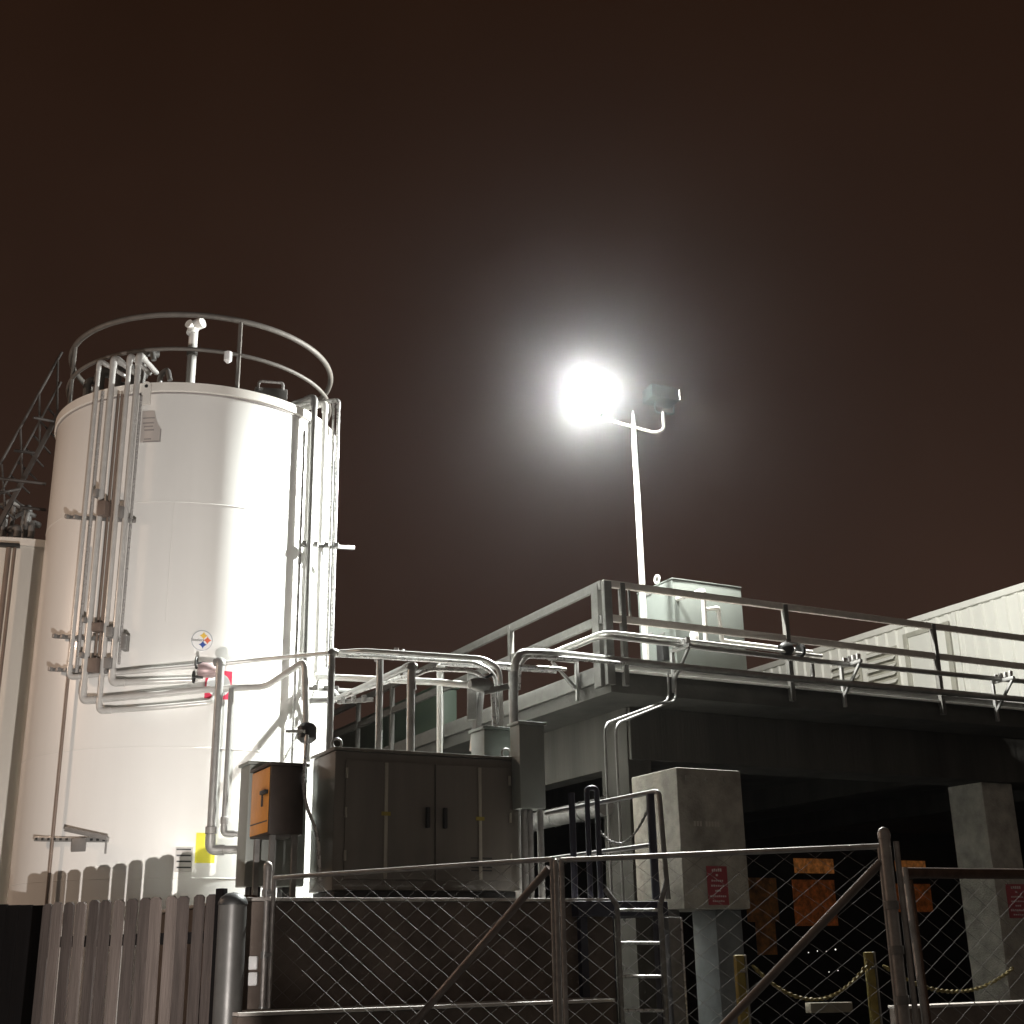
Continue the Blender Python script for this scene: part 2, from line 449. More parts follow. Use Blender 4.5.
run('product_pipe', 105, .029, 711, [(150, 708, .15, 'c'), (212, 702.5, .22, 'c'), (217, 690, .16, 'c')], RISM,
    'third thick riser of the tank bundle, with the lowest level run')
run('product_pipe', 115, .034, 683, [(150, 681.5, .14, 'c'), (196, 680, .14, 'c'), (203, 672, .2, 'c')], RISM,
    'fourth thick riser of the tank bundle, ending at the valve cluster')
BR = mat('brown_pipe', (.2, .15, .12), .5, var=.2)
for px, r, zb, yt, m, lb in ((79.5, .02, 672, 405, STEEL, 'thin bright conduit second from the left in the tank bundle'),
                           (96.5, .016, 662, 400, BR, 'thin brown conduit, left of the brown pair in the tank bundle'),
                           (100.5, .016, 662, 398, BR, 'thin brown conduit, right of the brown pair in the tank bundle'),
                           (121, .016, 664, 388, STEEL, 'thin bright conduit at the right end of the tank bundle')):
    b = riser_base(px, 640, .11)
    pipe('conduit', m, [b + UP * zc(px, zb, .11), b + UP * (zc(px, 400, .11) + .02)], r, label=lb, cat='conduit')
# one thin dark tube at the left, down to the ground
b = riser_base(67, 690, .07)
pipe('dark_tube', BR, [b + UP * .3, b + UP * zc(84, 545, .07)], .018, label='thin dark tube running from the tank bundle down behind the wooden fence', cat='pipe')
# strut channels clamping the bundle
def strut(px0, px1, py0, py1, dr, label, bolts=8):
    p, q = on_cyl(px0, py0, dr), on_cyl(px1, py1, dr)
    r = empty('strut_channel', (p + q) / 2, label, 'bracket', 'strut channels')
    beam('channel', GALVD, p, q, .04, .04, r)
    for k in range(bolts):
        x = p.lerp(q, (k + .5) / bolts); n, t = cyl_frame(x)
        obj('clamp', hexa(bmesh.new(), x - t * .02 + n * .018 - UP * .022, t * .04, n * .05, UP * .044, .006), GALVD, r)
strut(66, 135, 517, 521, .105, 'perforated strut channel across the middle of the tank bundle')
strut(54, 118, 636.5, 640, .105, 'strut channel across the tank bundle near its lower end')
strut(50, 112, 669.5, 673, .105, 'lowest strut channel under the tank bundle')
# dark fittings on the brown conduits
for (px, py, w, h) in ((102, 508, .11, .18), (97, 627, .12, .1), (93, 665, .12, .16), (110, 632, .08, .12), (108, 663, .09, .12), (124, 642, .06, .18), (84.5, 620, .05, .06), (82, 655, .05, .06), (121, 512, .06, .14), (96, 493, .06, .1)):
    q = on_cyl(px, py, .2); n, t = cyl_frame(q)
    tag(obj('junction_box', hexa(bmesh.new(), q - t * w / 2 - UP * h / 2 - n * .1, t * w, n * .12, UP * h, .012), mat('fitting_brown', (.16, .12, .1), .5, var=.3) if w > .1 else GALVD),
        'small conduit fitting on the pipe bundle of the tall tank', 'fitting', 'conduit fittings on the tank bundle')
# valve cluster beside the emblem
vc = on_cyl(205, 670, .24); n, t = cyl_frame(vc)
val = empty('valve_cluster', vc.copy(), 'cluster of two hand valves where the tank runs meet the red sign', 'valve')
PK = mat('red_reflection_pink', (.4, .3, .3), .45, metal=.4, var=.2)  # red reflection painted into the valve body colour
obj('valve_body', tube_bm(bmesh.new(), [vc - t * .08, vc - t * .03, vc + t * .08, vc + t * .14], [.06, .085, .085, .06], 16), PK, val)
for s, (dx, dz) in enumerate(((-.1, .07), (-.12, -.09))):
    cen = vc + t * dx + UP * dz + n * .02
    wh = obj('handwheel', tube_bm(bmesh.new(), [cen + (n * .3 + t * .95).normalized().cross(UP) * .06 * math.cos(2 * math.pi * k / 20) + UP * .06 * math.sin(2 * math.pi * k / 20) for k in range(20)], .011, 8, closed=True), BLACK, val)
    obj('stem', tube_bm(bmesh.new(), [cen, cen + t * .1], .013, 8), BLACK, wh)
# two drop pipes V1 V2 to the tall cabinet
YV = 13.75
pv1 = [atY(218.5, 655, YV), atY(212.3, 845, YV)]
x0 = atY(217.5, 668, YV); 
z1 = atY(217.8, 662, YV).z; z0 = atY(212.4, 850, YV).z
xx = atY(215, 760, YV)
tp = V((xx.x, xx.y, z1)); bt = V((xx.x, xx.y, z0))
d1 = pipe('drop_pipe', GALV, [tp - B * .05 + A * .05, tp, bt, bt + B * .62 - A * .3], .045, fr=.08, fittings=(1, 2), label='left and thicker of two drop pipes in front of the tall tank', cat='pipe')
sleeve('union', GALVD, bt + UP * .2, UP, .06, .08, d1)
xx2 = atY(227.5, 760, YV)
tp2 = V((xx2.x, xx2.y, atY(229, 689, YV).z)); bt2 = V((xx2.x, xx2.y, atY(226, 834, YV).z))
d2 = pipe('drop_pipe', GALV, [tp2, bt2, bt2 + B * .42 - A * .2], .030, fr=.07, fittings=(1,), label='right and thinner of two drop pipes in front of the tall tank', cat='pipe')
sleeve('union', GALVD, bt2 + UP * .14, UP, .042, .07, d2)
# bracket lower on the tank
q0, q1 = on_cyl(35, 839, .1), on_cyl(108, 840, .1)
br = empty('strut_bracket', (q0 + q1) / 2, 'perforated strut bracket with a slanted arm low on the tall tank', 'bracket')
beam('channel', GALV, q0, q1, .04, .05, br)
for k in range(12):
    x = q0.lerp(q1, (k + .5) / 12); n, t = cyl_frame(x)
    obj('slot', hexa(bmesh.new(), x - t * .016 + n * .021 - UP * .012, t * .032, n * .003, UP * .024), BLACK, br)
beam('slanted_arm', GALVD, on_cyl(65, 829, .16), on_cyl(107, 838, .16), .03, .05, br)
q = on_cyl(79, 844, .12); n, t = cyl_frame(q)
obj('gusset_plate', hexa(bmesh.new(), q - t * .08 - UP * .08, t * .17, n * .02, UP * .14, .004), GALVD, br)
q = on_cyl(106.5, 846, .12); n, t = cyl_frame(q)
obj('hanger_tab', hexa(bmesh.new(), q - t * .012 - UP * .08, t * .02, n * .015, UP * .14, .003), GALV, br)

# right-hand risers ------------------------------------------------------
def side_riser(px, r, ytop, ybot, after, m, label, inward=.35, dr=.14, fit=(1,)):
    p = on_cyl(min(px, 326), 600, dr) if px < 326 else atY(px, 600, TC.y - .35)
    b = V((p.x, p.y, 0)); n, t = cyl_frame(b)
    Y = p.y
    zt, zb = atY(px + (600 - ytop) * .03, ytop, Y).z, atY(px - (ybot - 600) * .03, ybot, Y).z
    pts = [b - n * inward + UP * (zt - .02), b + UP * zt, b + UP * zb] + [atY(*a) for a in after]
    return pipe('riser_pipe', m, pts, r, fr=.08, fittings=fit, label=label, cat='pipe')
side_riser(307.5, .038, 397, 700, [], GALV, 'thickest riser on the right side of the tall tank')
side_riser(319, .036, 403, 677, [(340, 677.5, 14.2), (436, 682, 13.3), (474, 685.5, 13.1)], WPIPE, 'white riser right of the tall tank, turning level to the rack', fit=(1, 2))
side_riser(328, .018, 400, 668, [(334, 690, 15.2), (340, 697, 15)], STEEL, 'thin inner riser standing clear of the right side of the tall tank', .5)
side_riser(333, .024, 400, 672, [], STEEL, 'outermost riser standing clear of the right side of the tall tank', .6)
p = on_cyl(298, 600, .07)
pipe('conduit', STEEL, [V((p.x, p.y, zc(303, 430, .07))), V((p.x, p.y, zc(294, 770, .07)))], .018, label='thin conduit left of the thickest riser on the right side of the tall tank', cat='conduit')
for (y0, lb) in ((545, 'strut channel holding the right-hand risers halfway up the tall tank'), (688, 'strut channel holding the right-hand risers low on the tall tank')):
    p = on_cyl(300, y0, .05); Yq = TC.y - .45
    q = atY(354, y0 + 3, Yq)
    r0 = empty('strut_channel', p.copy(), lb, 'bracket', 'strut channels')
    beam('channel', GALV, p, q, .04, .045, r0)
    for k in (0, .2, .4, .58):
        x = p.lerp(q, k + .1)
        obj('clamp', hexa(bmesh.new(), x - V((.03, .1, .03)), (.06, 0, 0), (0, .06, 0), (0, 0, .06), .005), GALVD, r0)

# ------------------------------------------------------------------ second tank
T2D = 21.0
a2c = az_of(24, 600)
T2 = V((T2D * math.sin(a2c), T2D * math.cos(a2c), 0)); T2R = 2.05
Z2 = on_cyl(22, 540, 0, T2, T2R).z
tk2 = empty('storage_tank', T2.copy(), 'lower off-white tank half hidden behind the tall white tank', 'tank')
obj('shell', lathe_bm(bmesh.new(), T2, [(T2R, 0), (T2R, Z2 - .08)], 128), TANK2, tk2)
obj('rim', lathe_bm(bmesh.new(), T2, [(T2R, Z2 - .1), (T2R + .04, Z2 - .09), (T2R + .04, Z2 + .02), (T2R - .05, Z2 + .03)], 128), RIM, tk2)
obj('roof', lathe_bm(bmesh.new(), T2, [(T2R - .03, Z2 - .02), (0, Z2 + .2)], 96), TANK2, tk2)
for px, r in ((3, .035), (9, .022)):
    p = on_cyl(px, 600, .12, T2, T2R)
    obj('riser_pipe', tube_bm(bmesh.new(), [V((p.x, p.y, .3)), V((p.x, p.y, Z2 - .1))], r, 10), BR, tk2)
p = on_cyl(9, 548, .1, T2, T2R); n, t = cyl_frame(p, T2)
obj('pipe_clamp', hexa(bmesh.new(), p - t * .2, t * .35, n * .1, UP * .05, .005), BLACK, tk2)
for k in range(9):
    q = atY(random.uniform(2, 40), random.uniform(496, 534), T2.y - 1.2 + random.uniform(-.3, .5))
    obj('roof_valve', tube_bm(bmesh.new(), fillet([V((q.x, q.y, Z2)), q, q + V((random.uniform(-.3, .3), .15, random.uniform(-.1, .1)))], .06), random.uniform(.025, .055), 10), GALVD, tk2)
# stair between the two tank roofs
STAIRM = mat('stair_steel', (.07, .06, .055), .6, metal=.2, var=.3)
st = empty('roof_stair', atY(30, 470, 17.4), 'steep steel stair climbing from the low tank roof to the tall tank roof', 'stair')
Yst = 17.6
def SP(px, py, dy=0): return atY(px, py, Yst + dy)
for dy in (0, .75):
    beam('stringer', STAIRM, SP(-12, 545, dy), SP(60, 411, dy), .04, .07, st)
    pipe('handrail', STAIRM, [SP(-20, 500, dy), SP(62, 352, dy)], .022, st)
    pipe('mid_rail', STAIRM, [SP(-16, 523, dy), SP(61, 382, dy)], .018, st)
    for k in range(5):
        u = k / 4 * .96
        pipe('rail_post', STAIRM, [SP(-12 + 72 * u, 545 - 134 * u, dy), SP(-12 + 72 * u - 5 + 6 * u, 545 - 134 * u - 45 - 14 * u, dy)], .018, st)
for k in range(10):
    u = (k + .5) / 10
    p = SP(-12 + 72 * u, 545 - 134 * u, .375)
    pipe('rung', STAIRM, [p - V((0, .36, 0)), p + V((0, .36, 0))], .016, st)
for (x0, y0, x1, y1) in ((33, 417.5, 54, 421.5), (14, 450.5, 34, 453), (-5, 478, 46, 484), (-5, 494, 20, 489), (20, 507, 46, 510)):
    pipe('cross_tube', STAIRM, [atY(x0, y0, 17.2), atY(x1, y1, 17.4)], .022, st)

# ------------------------------------------------------------------ raised deck
YC = 15.5
DC = atY(610, 664, YC)                       # deck corner, top of the slab edge
ZD = DC.z
DC0 = V((DC.x, DC.y, 0))
TH = DC.z - atY(611, 692, YC).z
def dp(sa, sb, z): return DC0 + A * sa + B * sb + UP * z
def onL(px, py, off=0.): return plane_hit(px, py, DC0 - B * off, A)     # on the left edge plane
def onR(px, py, off=0.): return plane_hit(px, py, DC0 - A * off, B)     # on the right edge plane
deck = empty('raised_deck', DC0 + A * 2 + B * 2, 'concrete deck on columns with a railing along its edge', 'deck')
obj('slab', hexa(bmesh.new(), dp(0, 0, ZD - TH), A * 15, B * 25, UP * TH, .015), DECKC, deck)
ZL = ZD - TH * .55
obj('edge_channel', hexa(bmesh.new(), dp(-.0, -.06, ZL), A * 15, B * .057, UP * (TH * .58), .008), RAILP, deck)
obj('edge_channel', hexa(bmesh.new(), dp(-.06, -.06, ZL + .1), A * .057, B * 24, UP * (TH * .58 - .1), .008), RAILP, deck)
obj('lit_edge_strip', hexa(bmesh.new(), dp(-.1, -.0, onR(890, 697.5, .1).z), A * .035, B * 24, UP * .03, .004), WPIPE, deck)  # white strip put in for the lamplit top edge of the slab
# recessed beam and wall below
zb = plane_hit(768, 767, DC0 + A * .7, B).z
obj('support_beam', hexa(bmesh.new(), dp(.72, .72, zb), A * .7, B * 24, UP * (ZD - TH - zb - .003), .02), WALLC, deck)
# left wall with an opening
wl = DC0 + B * .7
wo0, wo1 = plane_hit(602, 771, wl, A), plane_hit(540, 785, wl, A)
sc = (plane_hit(627, 740, wl, A) - wl).dot(A); s0 = (wo0 - wl).dot(A); s1 = (wo1 - wl).dot(A)
s_c = max(sc, .3)
zo = wo0.z
bm = bmesh.new()
hexa(bm, wl + A * s_c + UP * 0, A * (s0 - s_c), B * .35, UP * (ZD - TH - .004))
hexa(bm, wl + A * (s0 + .001) + UP * zo, A * (s1 - s0 + 1.2), B * .34, UP * (ZD - TH - .004 - zo))
hexa(bm, wl + A * (s1 + 1.202), A * 10, B * .35, UP * (ZD - TH - .004))
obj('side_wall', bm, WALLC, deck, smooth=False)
# columns
def column(px0, px1, px2, ytop, Y, m):
    p = atY(px1, ytop, Y); p0 = V((p.x, p.y, 0))
    la = (plane_hit(px0, ytop, p0, A) - p0).dot(A); lb = (plane_hit(px2, ytop, p0, B) - p0).dot(B)
    return p0, la, lb
pcl = plane_hit(983.5, 800, DC0 + A * .85, B)
p0, la, lb = column(949, 983.5, 1014, 800, pcl.y, WALLC)
COLR = (p0, la, lb)
obj('column', hexa(bmesh.new(), p0, A * la, B * lb, UP * (zb - .004), .02), PIERC, deck)
for sa, sb in ():
    obj('column', hexa(bmesh.new(), dp(sa, sb, 0), A * .5, B * .5, UP * (ZD - TH - .01), .02), WALLC, deck)
for sb in (4, 8, 12):
    obj('ceiling_joist', hexa(bmesh.new(), dp(1.45, sb, ZD - TH - .4), A * 12, B * .35, UP * .395, .01), WALLC, deck)
# rails
rl = empty('deck_railing', DC0 + UP * ZD, 'grey steel railing along two edges of the raised deck', 'railing')
def rail_line(name, pL0, pL1, pR1, w, h):
    beam(name, RAILP, pL0, pL1, w, h, rl)
    beam(name, RAILP, pL1 + B * .002, pR1, w, h, rl)
ctop = onL(607, 582, .09); cmid = onL(607, 617, .09)
zt, zm = ctop.z, cmid.z
cL = DC0 - B * .09 - A * .09
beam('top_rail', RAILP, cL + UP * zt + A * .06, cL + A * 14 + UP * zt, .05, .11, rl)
RAILR = mat('rail_lamp_glare', (.6, .55, .5), .55, metal=.1, var=.2, vscale=10)  # right-hand rails coloured paler to stand in for lamp spill and glare
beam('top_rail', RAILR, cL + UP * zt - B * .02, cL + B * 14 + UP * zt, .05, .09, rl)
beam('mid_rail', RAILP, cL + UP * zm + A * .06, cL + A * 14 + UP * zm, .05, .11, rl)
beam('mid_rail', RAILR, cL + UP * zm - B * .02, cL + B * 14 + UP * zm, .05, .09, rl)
def rpost(p, w=.06, d=.06, zlow=None):
    z0 = (zlow if zlow is not None else ZD - TH * .8)
    obj('post', hexa(bmesh.new(), V((p.x, p.y, z0)) - A * d / 2 - B * w / 2, A * d, B * w, UP * (zt + .03 - z0), .006), RAILP, rl)
for px, y in ((511, 655), (441, 690), (392, 708), (358, 722)):
    p = onL(px, y, .09); rpost(p, .07, .07)
rpost(onL(599, 660, .09), .07, .16); rpost(cL + B * .03 - A * .0, .11, .07)
for px, y in ((623, 620), (784.5, 610), (934, 640)):
    p = onR(px, y, .09); rpost(p, .07, .07)
p = onR(629, 600, .09)
obj('post', hexa(bmesh.new(), V((p.x, p.y, zm)) , A * .03, B * .03, UP * (zt - zm), .004), RAILP, rl)
# bright short upright on the left side
# ---------------------------------------------------------------- pipes along the deck
def deckrun(name, left, right, off, r, m, label, pre=(), fr=.1):
    pts = [atY(*a) for a in pre] + [onL(x, y, off) for x, y in left] + [onR(x, y, off) for x, y in right]
    return pipe(name, m, pts, r, fr=fr, label=label)
deckrun('clad_pipe', [(553, 655.5), (599, 636.5)], [(612, 636.5), (706, 648), (820, 661.5), (1060, 685)], .26, .036, INSUL, 'upper clad pipe bent round the deck corner outside the railing', fr=.2)
deckrun('clad_pipe', [], [(606, 659), (640, 662.5), (768, 676), (1060, 703)], .3, .044, INSUL, 'lower clad pipe along the deck edge, hooked over the dark post at its left end', pre=((514, 690, 13.4), (515, 661, 13.4), (521, 652.5, 13.45), (553, 653.5, 13.8)), fr=.18)
deckrun('conduit', [(553, 651.5), (600, 633)], [(611, 632), (706, 642.5), (822, 656)], .3, .02, WPIPE, 'thin conduit, painted white as a lamplit line, on top of the upper clad pipe, bent round the deck corner', fr=.2)  # coloured white to put in the lamplit line above the clad pipe
deckrun('conduit', [], [(632, 664)], .22, .022, STEEL, 'inner of two conduits hooked over the dark post beside the deck', pre=((518.5, 690, 13.5), (519.5, 666, 13.5), (527, 656.5, 13.5), (570, 658.5, 14)), fr=.15)
pipe('conduit', STEEL, [atY(360, 655.5, YP + .1), atY(450, 661, YP + .1), atY(566, 669.5, 13.6)], .021, label='upper of two level conduits passing behind the rack elbows', cat='conduit')
pipe('conduit', STEEL, [atY(440, 664, YP + .16), atY(556, 671.8, 13.7)], .02, label='lower of two level conduits passing behind the rack elbows', cat='conduit')
# brackets
def bracket(px, y0, y1, side, label):
    p = onR(px, y0, 0) if side == 'R' else onL(px, y0, 0)
    o = -A if side == 'R' else -B
    al = B if side == 'R' else A
    zt_ = p.z; z0 = (onR(px, y1, 0) if side == 'R' else onL(px, y1, 0)).z
    base = V((p.x, p.y, 0))
    r = empty('pipe_bracket', base + UP * z0 + o * .07, label, 'bracket', 'deck pipe brackets')
    beam('back_leg', GALV, base + o * .1 + UP * z0, base + o * .1 + UP * (zt_ + .03), .045, .045, r)
    beam('arm', GALV, base + o * .08 + UP * zt_, base + o * .5 + UP * zt_, .045, .045, r)
    beam('brace', GALV, base + o * .12 + UP * (z0 + .16), base + o * .46 + UP * (zt_ - .03), .035, .035, r)
    for k in (.18, .27, .36, .45):
        q = base + o * k + UP * (zt_ + .045)
        obj('clamp', hexa(bmesh.new(), q - al * .03 - o * .015 - UP * .02, al * .06, o * .03, UP * .08, .005), STEEL, r)
bracket(667.5, 653, 694, 'R', 'pipe bracket on the deck edge below the light grey deck cabinet')
bracket(836, 668, 708, 'R', 'pipe bracket on the deck edge in front of the louvres')
bracket(987, 684, 722, 'R', 'pipe bracket on the deck edge nearest the right border')
bracket(583, 662, 702, 'L', 'pipe bracket just left of the deck corner')
# thin conduits leaving the deck edge and dropping past the wall
for k, (x0, x1, lb) in enumerate(((668, 604.5, 'left of two thin conduits dropping past the concrete wall corner'), (675, 613.5, 'right of two thin conduits dropping past the concrete wall corner'))):
    y0 = 690
    p0_ = onR(x0, 672, .12); p1_ = onR(x0 + 1, 700, .12)
    e = atY(x1 + (0 if k == 0 else 2), 724, 13.55)
    pipe('conduit', GALVD, [p0_, p1_, e, V((e.x, e.y, 1.9))], .015, fr=.16, label=lb, cat='conduit')

# ---------------------------------------------------------------- deck cabinet, white pipework
YD = 17.1
p = atY(672, 579, YD); q = atY(677, 690, YD)
o0 = V((p.x, p.y, ZD + .02))
la = (plane_hit(637, 590, o0, A) - o0).dot(A); lb = (plane_hit(742, 600, o0, B) - o0).dot(B)
dcab = empty('deck_cabinet', o0 + A * la / 2 + B * lb / 2, 'large light grey equipment cabinet on the deck beside the lamp pole', 'cabinet')
boxab('housing', CABL, o0, la, lb, p.z - ZD - .02, dcab, .02)
boxab('lid', CABL, o0 + UP * (p.z - ZD - .018) - A * .006 - B * .006, la + .012, lb + .012, .02, dcab, .006)
e = plane_hit(657, 579, o0, A)
obj('lifting_eye', tube_bm(bmesh.new(), [V((e.x, e.y, p.z + .09)) + A * .055 * math.cos(2 * math.pi * k / 16) + UP * .055 * math.sin(2 * math.pi * k / 16) for k in range(16)], .016, 8, closed=True), WPIPE, dcab)
for (px, py, w) in ((651, 594, .16), (652, 634, .12), (664, 634, .12)):
    q = plane_hit(px, py, o0 - B * .012, A)
    obj('latch', hexa(bmesh.new(), q, A * w, B * .01, UP * .03, .003), GALVD, dcab)
q = plane_hit(663, 650, o0 - B * .1, A)
obj('outlet_box', hexa(bmesh.new(), q - UP * .14, A * .16, B * .1, UP * .28, .01), BLACK, dcab)
wp = o0 - A * .45
def WP(px, py, k=0.): return plane_hit(px, py, wp, B)
w0 = plane_hit(677, 599, o0, B)
pipe('white_pipework', WPIPE, [w0, WP(703, 591), WP(706, 642.5)], .033, fr=.03, fittings=(1,), label='white pipe rising from the deck run and turning into the grey deck cabinet', cat='pipe')
pipe('white_pipework', WPIPE, [WP(705.5, 609.5), WP(718, 608), WP(722, 640.5), WP(790, 649), WP(812, 652)], .026, fr=.03, fittings=(1, 2), label='white branch pipe looping down in front of the grey deck cabinet', cat='pipe')
q = WP(694, 634); 
tag(obj('standpipe', tube_bm(bmesh.new(), [q - UP * .12, q, q + UP * .03], [.06, .06, .045], 14), WPIPE), 'short white pipe cap standing on the deck run below the grey cabinet', 'fitting')
q = onR(786, 649, .26)
vv = empty('deck_valve', q.copy(), 'black valve with a hand lever on the deck pipe beside the railing post', 'valve')
obj('valve_body', tube_bm(bmesh.new(), [q - B * .1, q - B * .05, q + B * .05, q + B * .1], [.05, .09, .09, .05], 14), BLACK, vv)
obj('lever', beam_bm(bmesh.new(), q + UP * .1, q + UP * .08 + B * .3, .03, .02), GALV, vv)
obj('flange', tube_bm(bmesh.new(), [q + B * .22, q + B * .26], .09, 14), BLACK, vv)
q = onR(812, 664, .22)
tap = pipe('drain_tap', GALVD, [q, q - UP * .2, q - UP * .24 - B * .2], .03, fr=.08, label='drain tap hanging from the deck pipe in front of the white building', cat='valve')

# ---------------------------------------------------------------- lamp pole with two floodlights
YLP = 16.8
pb = atY(643, 600, YLP); pt = atY(632.5, 424, YLP)
PX = V((pb.x, pb.y, 0))
lp = empty('lamp_pole', PX + UP * ZD, 'tall white lamp pole on the deck carrying a glaring round floodlight and a dark one', 'lamp')
PT = V((PX.x, PX.y, pt.z))
obj('pole', tube_bm(bmesh.new(), [PX + UP * ZD, PX + UP * (PT.z - .5), PT], [.043, .038, .03], 16), WPIPE, lp)
obj('pole_cap', tube_bm(bmesh.new(), [PT, PT + UP * .03, PT + UP * .2], [.038, .03, .012], 12), GALV, lp)
arm = obj('cross_arm', tube_bm(bmesh.new(), fillet([atY(604, 419, YLP - .1), atY(632, 426.5, YLP), atY(655, 433, YLP + .05), atY(664, 430, YLP + .05), atY(663, 412, YLP + .05)], .14), .024, 12), DULL, lp)
HL = atY(590, 395, YLP - .3)
to_c = (CAM - HL).normalized()
LN = (V((-.24, -.90, -.36))).normalized()
LR = .33
def disc_lathe(c, n, prof, m, name, parent, seg=40):
    n = n.normalized(); s = n.cross(UP).normalized(); t = s.cross(n)
    bm = bmesh.new(); rings = []
    for r, d in prof:
        if r < 1e-6: rings.append([bm.verts.new(c + n * d)])
        else: rings.append([bm.verts.new(c + n * d + (s * math.cos(2 * math.pi * k / seg) + t * math.sin(2 * math.pi * k / seg)) * r) for k in range(seg)])
    for a, b in zip(rings, rings[1:]):
        for k in range(seg):
            q = (k + 1) % seg
            if len(a) == 1: bm.faces.new((a[0], b[k], b[q]))
            elif len(b) == 1: bm.faces.new((a[k], b[0], a[q]))
            else: bm.faces.new((a[k], b[k], b[q], a[q]))
    return obj(name, bm, m, parent)
head = disc_lathe(HL, LN, [(0, -.34), (.12, -.33), (.15, -.2), (LR - .06, -.05), (LR - .02, .0), (LR - .03, .01)], GALVD, 'flood_head', lp)
disc_lathe(HL, LN, [(LR - .03, .0), (LR - .04, .07), (LR * .62, .17), (LR * .3, .215), (0, .23)], LENS, 'lens', head)
obj('head_stem', tube_bm(bmesh.new(), [atY(604, 419, YLP - .1), HL - LN * .28], .03, 10), GALV, head)
H2 = atY(661, 400, YLP + .05)
bx = V((.93, .36, 0)).normalized(); by = V((-.36, .93, 0))
zh = .2
h2 = obj('flood_head', hexa(bmesh.new(), H2 - bx * .22 - by * .16 - UP * .03, bx * .44 - UP * .02, by * .32, UP * zh, .02), mat('head_bronze', (.004, .0052, .005), .8, spec=.03), lp)
obj('yoke', tube_bm(bmesh.new(), fillet([H2 + bx * .2 - UP * .02, H2 + bx * .2 - UP * .2, H2 - bx * .1 - UP * .2, H2 - bx * .1 - UP * .02], .05), .015, 8), mat('head_bronze', (0, 0, 0)), h2)
glo = bx * .7 - UP * .5
obj('lens', hexa(bmesh.new(), H2 + bx * .225 - by * .14 - UP * .02, bx * .006, by * .28, UP * .15), mat('flood_glass', (.9, .9, .9), .2, emis=(1, .96, .88), estr=15), h2)
def point(name, loc, power, col, rad):
    l = bpy.data.lights.new(name, 'POINT'); l.energy = power; l.color = col; l.shadow_soft_size = rad
    o = bpy.data.objects.new(name, l); COL.objects.link(o); o.location = loc; return o
def spot(name, loc, to, power, col, size, blend=.6, rad=.1):
    l = bpy.data.lights.new(name, 'SPOT'); l.energy = power; l.color = col; l.spot_size = math.radians(size); l.spot_blend = blend; l.shadow_soft_size = rad
    o = bpy.data.objects.new(name, l); COL.objects.link(o); o.location = loc
    o.rotation_euler = (V(to) - V(loc)).to_track_quat('-Z', 'Y').to_euler(); return o
point('flood_bulb', HL + to_c * .32, 2700, (.97, .99, .94), .12)
spot('flood_beam', HL + to_c * .32 - V((.04, 0, .02)), on_cyl(278, 850), 13500, (.95, 1, .95), 108, 1., .12)
spot('flood_bulb', H2 + bx * .5, H2 + V((1.0, .4, -.68)), 4200, (1, .99, .92), 165, .5, .1)

# ---------------------------------------------------------------- white clad building
WB0 = DC0 + B * 11.5
sN = -1.0
sF = (plane_hit(752, 668, WB0, A) - WB0).dot(A)
zb1 = plane_hit(1024, 588, WB0, A).z; zb2 = plane_hit(752, 668, WB0, A).z
ZB = (plane_hit(1000, 595, WB0, A).z + plane_hit(840, 642, WB0, A).z) / 2
bld = empty('clad_building', WB0 + A * 5 + B * 3, 'white ribbed metal building lit behind the right end of the deck', 'building')
bm = bmesh.new()
s = sN; prof = []
while s < sF:
    prof += [(s, 0), (s + .17, 0), (s + .2, .04), (s + .27, .04)]; s += .30
lo = [bm.verts.new(WB0 + A * s - B * d + UP * (ZD + .005)) for s, d in prof]
hi = [bm.verts.new(WB0 + A * s - B * d + UP * (ZB - .08)) for s, d in prof]
for i in range(len(prof) - 1): bm.faces.new((lo[i], lo[i + 1], hi[i + 1], hi[i]))
obj('cladding', bm, METALW, bld, smooth=False)
obj('body', hexa(bmesh.new(), WB0 + A * sN + B * .03 + UP * (ZD + .01), A * (sF - sN), B * 8, UP * (ZB - .09 - ZD - .01)), METALW, bld, smooth=False)
obj('eaves_trim', hexa(bmesh.new(), WB0 + A * (sN - .1) - B * .09 + UP * (ZB - .09), A * (sF - sN + .2), B * 8.2, UP * .13, .01), METALW, bld)
# door with frame
dd = WB0 - B * .05
d0, d1 = plane_hit(949, 640, dd, A), plane_hit(906, 640, dd, A)
sd0, sd1 = (d0 - WB0).dot(A), (d1 - WB0).dot(A)
zdt = plane_hit(925, 633, dd, A).z
def WBx(s, d, z): return WB0 + A * s - B * d + UP * z
door = obj('door', hexa(bmesh.new(), WBx(sd0, .05, ZD - TH), A * (sd1 - sd0), B * .03, UP * (zdt - ZD + TH), .01), METALW, bld)
obj('door_frame', hexa(bmesh.new(), WBx(sd0 - .06, .085, ZD - TH), A * .12, B * .05, UP * (zdt - ZD + TH + .1), .01), LOUV, door)
obj('door_frame', hexa(bmesh.new(), WBx(sd1 - .06, .085, ZD - TH), A * .12, B * .05, UP * (zdt - ZD + TH + .1), .01), LOUV, door)
obj('door_frame', hexa(bmesh.new(), WBx(sd0 + .062, .085, zdt), A * (sd1 - sd0 - .124), B * .05, UP * .1, .01), LOUV, door)
s_e = (plane_hit(959, 640, dd, A) - WB0).dot(A)
obj('corner_trim', hexa(bmesh.new(), WBx(s_e, .075, ZD - TH), A * .1, B * .03, UP * (ZB - ZD + TH - .1), .008), METALW, bld)
